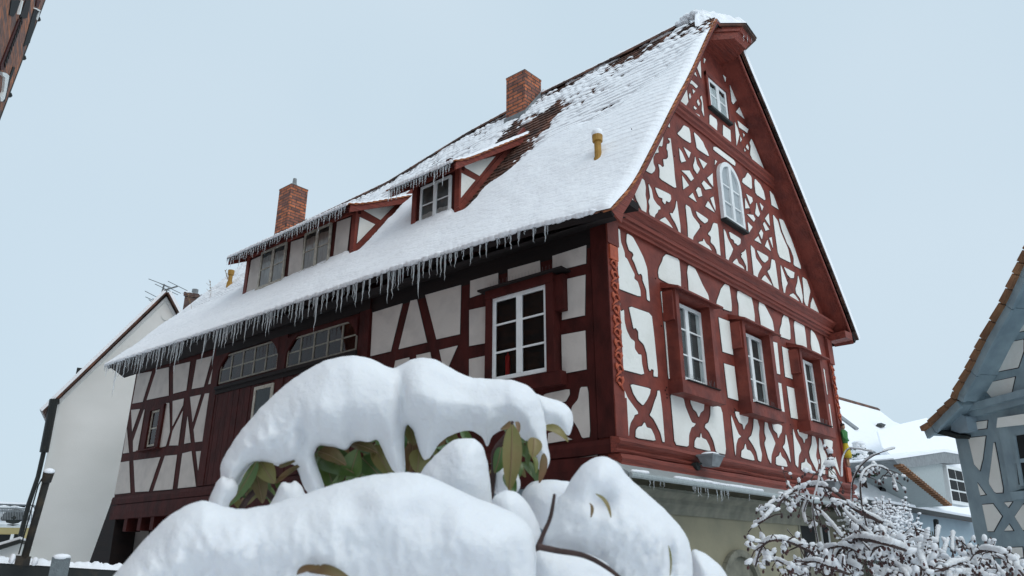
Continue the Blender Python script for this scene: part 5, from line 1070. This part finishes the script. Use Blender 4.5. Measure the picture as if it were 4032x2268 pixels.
def clump(pts,depth,Rm,seed,label=None,rough=1,step=7,dents=()):
    p=[]; q=chaikin(chaikin(pts)); q=resample(q,step)
    for (x,y) in q: p.append((x+1.5*noise.noise(V((x*.05,y*.05,seed))),y+2.0*noise.noise(V((x*.06,y*.06,seed+3)))))
    pmn=F0/1.5652/depth   # overview pixels per metre
    Rp=Rm*pmn
    v,d,f,nb=mesh_cdt(p,step)
    w=MB(); vs=[]; back=[]
    ymin=min(t[1] for t in v)
    for (x,y),dd in zip(v,d):
        h=math.sqrt(max(0,min(dd,Rp)*(2*Rp-min(dd,Rp)))) if dd>0 else 0
        e=min(1,dd/(Rp*.35))
        k=1/pmn
        h+= e*(Rp*.22*noise.noise(V((x*.008,y*.010,seed)))+Rp*.06*noise.noise(V((x*.022,y*.010,seed+5))))
        low=ss(ymin+60,ymin+260,y)
        h+= e*rough*low*(Rp*.10*noise.noise(V((x*.05,y*.03,seed+9)))+Rp*.05*noise.noise(V((x*.11,y*.09,seed+2))))
        for (cx_,cy_,rx,ry,am_) in dents: h-=am_*pmn*math.exp(-((x-cx_)/rx)**2-((y-cy_)/ry)**2)
        # the lower a point hangs, the further it curls back under
        r=ray(*px('W',x,y)); r=r/fw.dot(r)
        h+=e*low*rough*(Rp*.03*noise.noise(V((x*.28,y*.28,seed)))+Rp*.09*noise.noise(V((x*.035,y*.006,seed+1)))); edge_=1-min(1,dd/14.) if dd>0 else 0; h+=edge_*low*rough*3.0*noise.noise(V((x*.2,y*.2,seed+4)))
        vs.append(CAM+r*(depth-h/pmn)); back.append(CAM+r*(depth+max(0,h)/pmn*.7))
    n=len(vs)
    w.add(vs+back,[tuple(t) for t in f]+[tuple(i+n for i in t[::-1]) for t in f])
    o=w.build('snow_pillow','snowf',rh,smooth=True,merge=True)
    if label:o['label']=label
    return o
P1=[(527,1275),(540,1240),(556,1205),(553,1165),(600,1090),(660,1020),(720,965),(780,925),(830,902),(890,893),(940,903),(985,930),(1020,910),(1060,898),(1100,905),(1140,930),(1180,950),(1240,953),(1290,955),(1330,970),(1358,1000),(1372,1050),(1376,1110),(1386,1160),(1364,1204),(1350,1165),(1345,1120),(1320,1110),(1290,1075),(1240,1090),(1225,1130),(1215,1100),(1180,1080),(1130,1095),(1100,1120),(1085,1150),(1065,1160),(1050,1120),(1040,1080),(1022,1065),(1016,1110),(1022,1195),(990,1190),(965,1140),(950,1105),(925,1112),(890,1110),(870,1135),(840,1125),(800,1120),(788,1145),(805,1190),(822,1240),(790,1255),(765,1230),(750,1185),(735,1165),(700,1175),(670,1160),(635,1165),(615,1190),(595,1240),(575,1282),(550,1288)]
clump(P1,1.42,.085,1,step=6,dents=((1008,1010,14,80,.03),(880,1090,25,60,.02),(760,1110,16,70,.02),(1280,1030,60,50,.015)))
clump([(1335,985),(1375,1000),(1415,1010),(1440,1035),(1443,1065),(1432,1099),(1415,1085),(1390,1070),(1360,1068),(1340,1040)],1.50,.04,2)
clump([(1045,1205),(1080,1160),(1120,1120),(1150,1103),(1190,1102),(1215,1120),(1226,1160),(1234,1210),(1240,1310),(1150,1320),(1060,1260)],1.22,.06,3)
clump([(1236,1150),(1262,1140),(1275,1180),(1300,1172),(1312,1230),(1285,1248),(1238,1245)],1.36,.03,4)
clump([(230,1520),(278,1455),(310,1420),(360,1360),(420,1300),(480,1265),(520,1258),(560,1275),(610,1282),(680,1270),(760,1245),(850,1215),(930,1195),(1010,1187),(1060,1190),(1120,1215),(1190,1250),(1260,1275),(1310,1300),(1340,1335),(1350,1390),(1345,1520)],1.02,.09,5,rough=.7,step=8)
clump([(1228,1290),(1240,1250),(1270,1232),(1300,1238),(1325,1260),(1348,1300),(1366,1350),(1350,1420),(1250,1420)],1.16,.05,6)
clump([(1308,1245),(1330,1215),(1365,1206),(1400,1208),(1440,1212),(1450,1240),(1420,1310),(1370,1340),(1330,1300)],1.38,.05,7)
clump([(1425,1230),(1440,1200),(1465,1168),(1495,1150),(1525,1147),(1555,1165),(1580,1200),(1620,1235),(1660,1270),(1700,1310),(1730,1350),(1742,1400),(1745,1520),(1560,1520),(1500,1440),(1450,1410),(1400,1385),(1358,1380),(1366,1345),(1390,1290),(1402,1260)],1.18,.085,8,dents=((1518,1262,28,30,.035),(1685,1410,14,60,.03)))
clump([(1320,1440),(1345,1385),(1390,1380),(1470,1388),(1535,1418),(1580,1520),(1310,1520)],1.08,.06,9)
clump([(1735,1375),(1780,1395),(1815,1425),(1845,1475),(1855,1520),(1730,1520)],1.34,.06,10)
clump([(668,1285),(690,1252),(700,1225),(712,1212),(730,1216),(742,1208),(760,1222),(768,1246),(790,1262),(770,1290),(700,1300)],1.3,.035,11,rough=2.5)
clump([(518,1300),(524,1262),(536,1232),(545,1212),(560,1196),(574,1204),(588,1200),(600,1222),(594,1246),(578,1262),(572,1290),(545,1305)],1.37,.035,12,rough=2.5)
M['leaf']=mat('olive_leaf',(.13,.15,.035),.4,(.19,.14,.045),9,.001,60,spec=.5); M['leafd']=mat('deep_green_leaf',(.05,.11,.028),.35,(.09,.13,.03),8,spec=.5); M['leafr']=mat('reddish_leaf',(.17,.075,.03),.5,(.10,.085,.025),10,spec=.5)
def leaf(x0,y0,x1,y1,wd,dep,m,tilt=.5,curl=.15):
    A=at('W',x0,y0,dep); B=at('W',x1,y1,dep-.02); d=B-A; L_=d.length; d.normalize(); s_=d.cross(-fw).normalized(); n_=s_.cross(d); s_=(s_*math.cos(tilt)+n_*math.sin(tilt)).normalized(); n_=s_.cross(d)
    W_=wd/(F0/1.5652/dep); w=MB(); vs=[];fs=[]; N_=10
    for i in range(N_+1):
        t=i/N_; hw_=W_*.5*math.sin(math.pi*min(1,t**.8*.97+.02))**.75+.0008; c=A+d*(L_*t)+n_*(-curl*L_*(t-.5)**2*2)
        vs+=[c-s_*hw_+n_*hw_*.35,c-s_*hw_*.5+n_*hw_*.1,c,c+s_*hw_*.5+n_*hw_*.1,c+s_*hw_+n_*hw_*.35]
    for i in range(N_):
        for k in range(4): fs.append((5*i+k,5*i+k+1,5*i+k+6,5*i+k+5))
    w.add(vs,fs); lf=w.build('leaf',m,rh,smooth=True,recalc=False)
    if wd>30:
        q=MB(); q.tube([vs[5*i+2]-fw*.0012 for i in range(N_+1)],.0007,4,False); q.build('midrib','tan',lf)
LV=[(1290,1068,1283,1235,48,1.30,'leaf',.2,.1),(1262,1125,1246,1190,40,1.33,'leafd',.5,.1),(1345,1100,1340,1150,38,1.32,'leaf',.3,.1),(1272,1188,1296,1240,30,1.31,'leafd',.3,.1),(1362,1066,1432,1098,26,1.44,'leaf',.9,.5),(1370,1140,1358,1215,22,1.33,'leafr',.5,.1),(1287,1062,1262,1080,14,1.28,'leafr',.3,.2),(1300,1058,1306,1085,10,1.28,'leafr',.3,.2),
(790,1140,900,1190,70,1.46,'leafd',.7,.2),(800,1130,870,1165,40,1.42,'leafr',.8,.2),(880,1110,950,1135,34,1.44,'leafr',.8,.2),(880,1200,900,1130,55,1.45,'leafd',.2,.1),(940,1120,985,1200,44,1.46,'leaf',.4,.1),(910,1150,960,1200,50,1.48,'leafd',.3,.1),(820,1165,840,1225,60,1.48,'leafd',.2,.1),
(1030,1065,1042,1120,36,1.46,'leaf',.4,.1),(1055,1130,1050,1190,50,1.44,'leaf',.3,.1),(1040,1110,1030,1190,40,1.47,'leafr',.3,.1),(1120,1085,1150,1110,30,1.45,'leaf',.5,.1),(1085,1150,1065,1190,40,1.45,'leafd',.4,.1),
(650,1160,575,1278,34,1.40,'leafd',.9,.1),(655,1160,690,1215,44,1.42,'leaf',.3,.1),(640,1165,662,1265,40,1.45,'leafr',.6,.1),(700,1170,740,1160,20,1.40,'leafr',.6,.1),(690,1215,760,1165,16,1.41,'leafr',.7,.1),
(1505,1236,1543,1296,12,1.09,'leaf',.9,.35),(1487,1262,1490,1298,9,1.09,'leafr',.6,.3),(1684,1372,1688,1449,9,1.10,'leaf',.9,.1),(770,1425,880,1449,26,.935,'leafr',.9,.3),(740,1440,800,1424,18,.935,'leafr',.9,.2),(965,1105,1000,1180,36,1.5,'leafd',.4,.1),(850,1120,800,1200,60,1.52,'leafd',.4,.1),(930,1180,860,1230,60,1.5,'leafd',.5,.1)]
for l_ in LV: leaf(*l_)
w=MB()
for pts,r,dep in [([(1395,1243),(1385,1300),(1366,1345),(1354,1375)],[.002,.003,.0035,.0045],1.03),([(1354,1375),(1400,1385),(1470,1398),(1530,1430),(1590,1480)],[.0045,.004,.0035,.003,.002],1.0),([(1354,1372),(1352,1400),(1360,1420)],.004,1.10),([(1290,1060),(1270,1100),(1245,1135),(1242,1180),(1236,1260)],[.003,.005,.006,.005,.004],1.34),([(700,1270),(650,1230),(600,1300),(640,1350)],.006,1.46),([(900,1190),(930,1290),(960,1400)],.008,1.5),([(1060,1170),(1080,1290),(1100,1400)],.008,1.45),([(1354,1375),(1300,1480),(1280,1600)],.005,1.15),([(1300,1262),(1310,1300),(1296,1240)],.003,1.3)]:
    w.tube(spline([at('W',x,y,dep) for x,y in pts],6),r if not isinstance(r,list) else sum([[r[i]+(r[i+1]-r[i])*k/6 for k in range(6)] for i in range(len(r)-1)],[])+[r[-1]],6)
base=world(rh)
for i in range(7): w.tube([base+V((rnd.uniform(-.1,.1),rnd.uniform(-.1,.1),-.3)),base+V((rnd.uniform(-.3,.3),rnd.uniform(-.3,.3),.5)),at('W',500+i*190,1440,1.4)],[.02,.015,.008],6)
w.build('branches','stem',rh,smooth=True)
for (x0,x1,y0,y1,n_,dp) in [(615,740,1150,1230,12,1.50),(790,990,1085,1190,44,1.50),(1020,1105,1060,1150,18,1.50),(1225,1340,1070,1180,12,1.42),(1110,1180,1075,1120,6,1.5),(520,600,1180,1230,4,1.45)]:
    for i in range(n_):
        x=rnd.uniform(x0,x1); y=rnd.uniform(y0,y1); L_=rnd.uniform(50,95); an_=rnd.gauss(0,.55); leaf(x,y,x+math.sin(an_)*L_,y+math.cos(an_)*L_*.9,rnd.uniform(13,26),dp+rnd.uniform(-.04,.14),rnd.choice(['leaf','leafd','leafd','leafr']),rnd.uniform(.0,1.0),rnd.uniform(.1,.5))
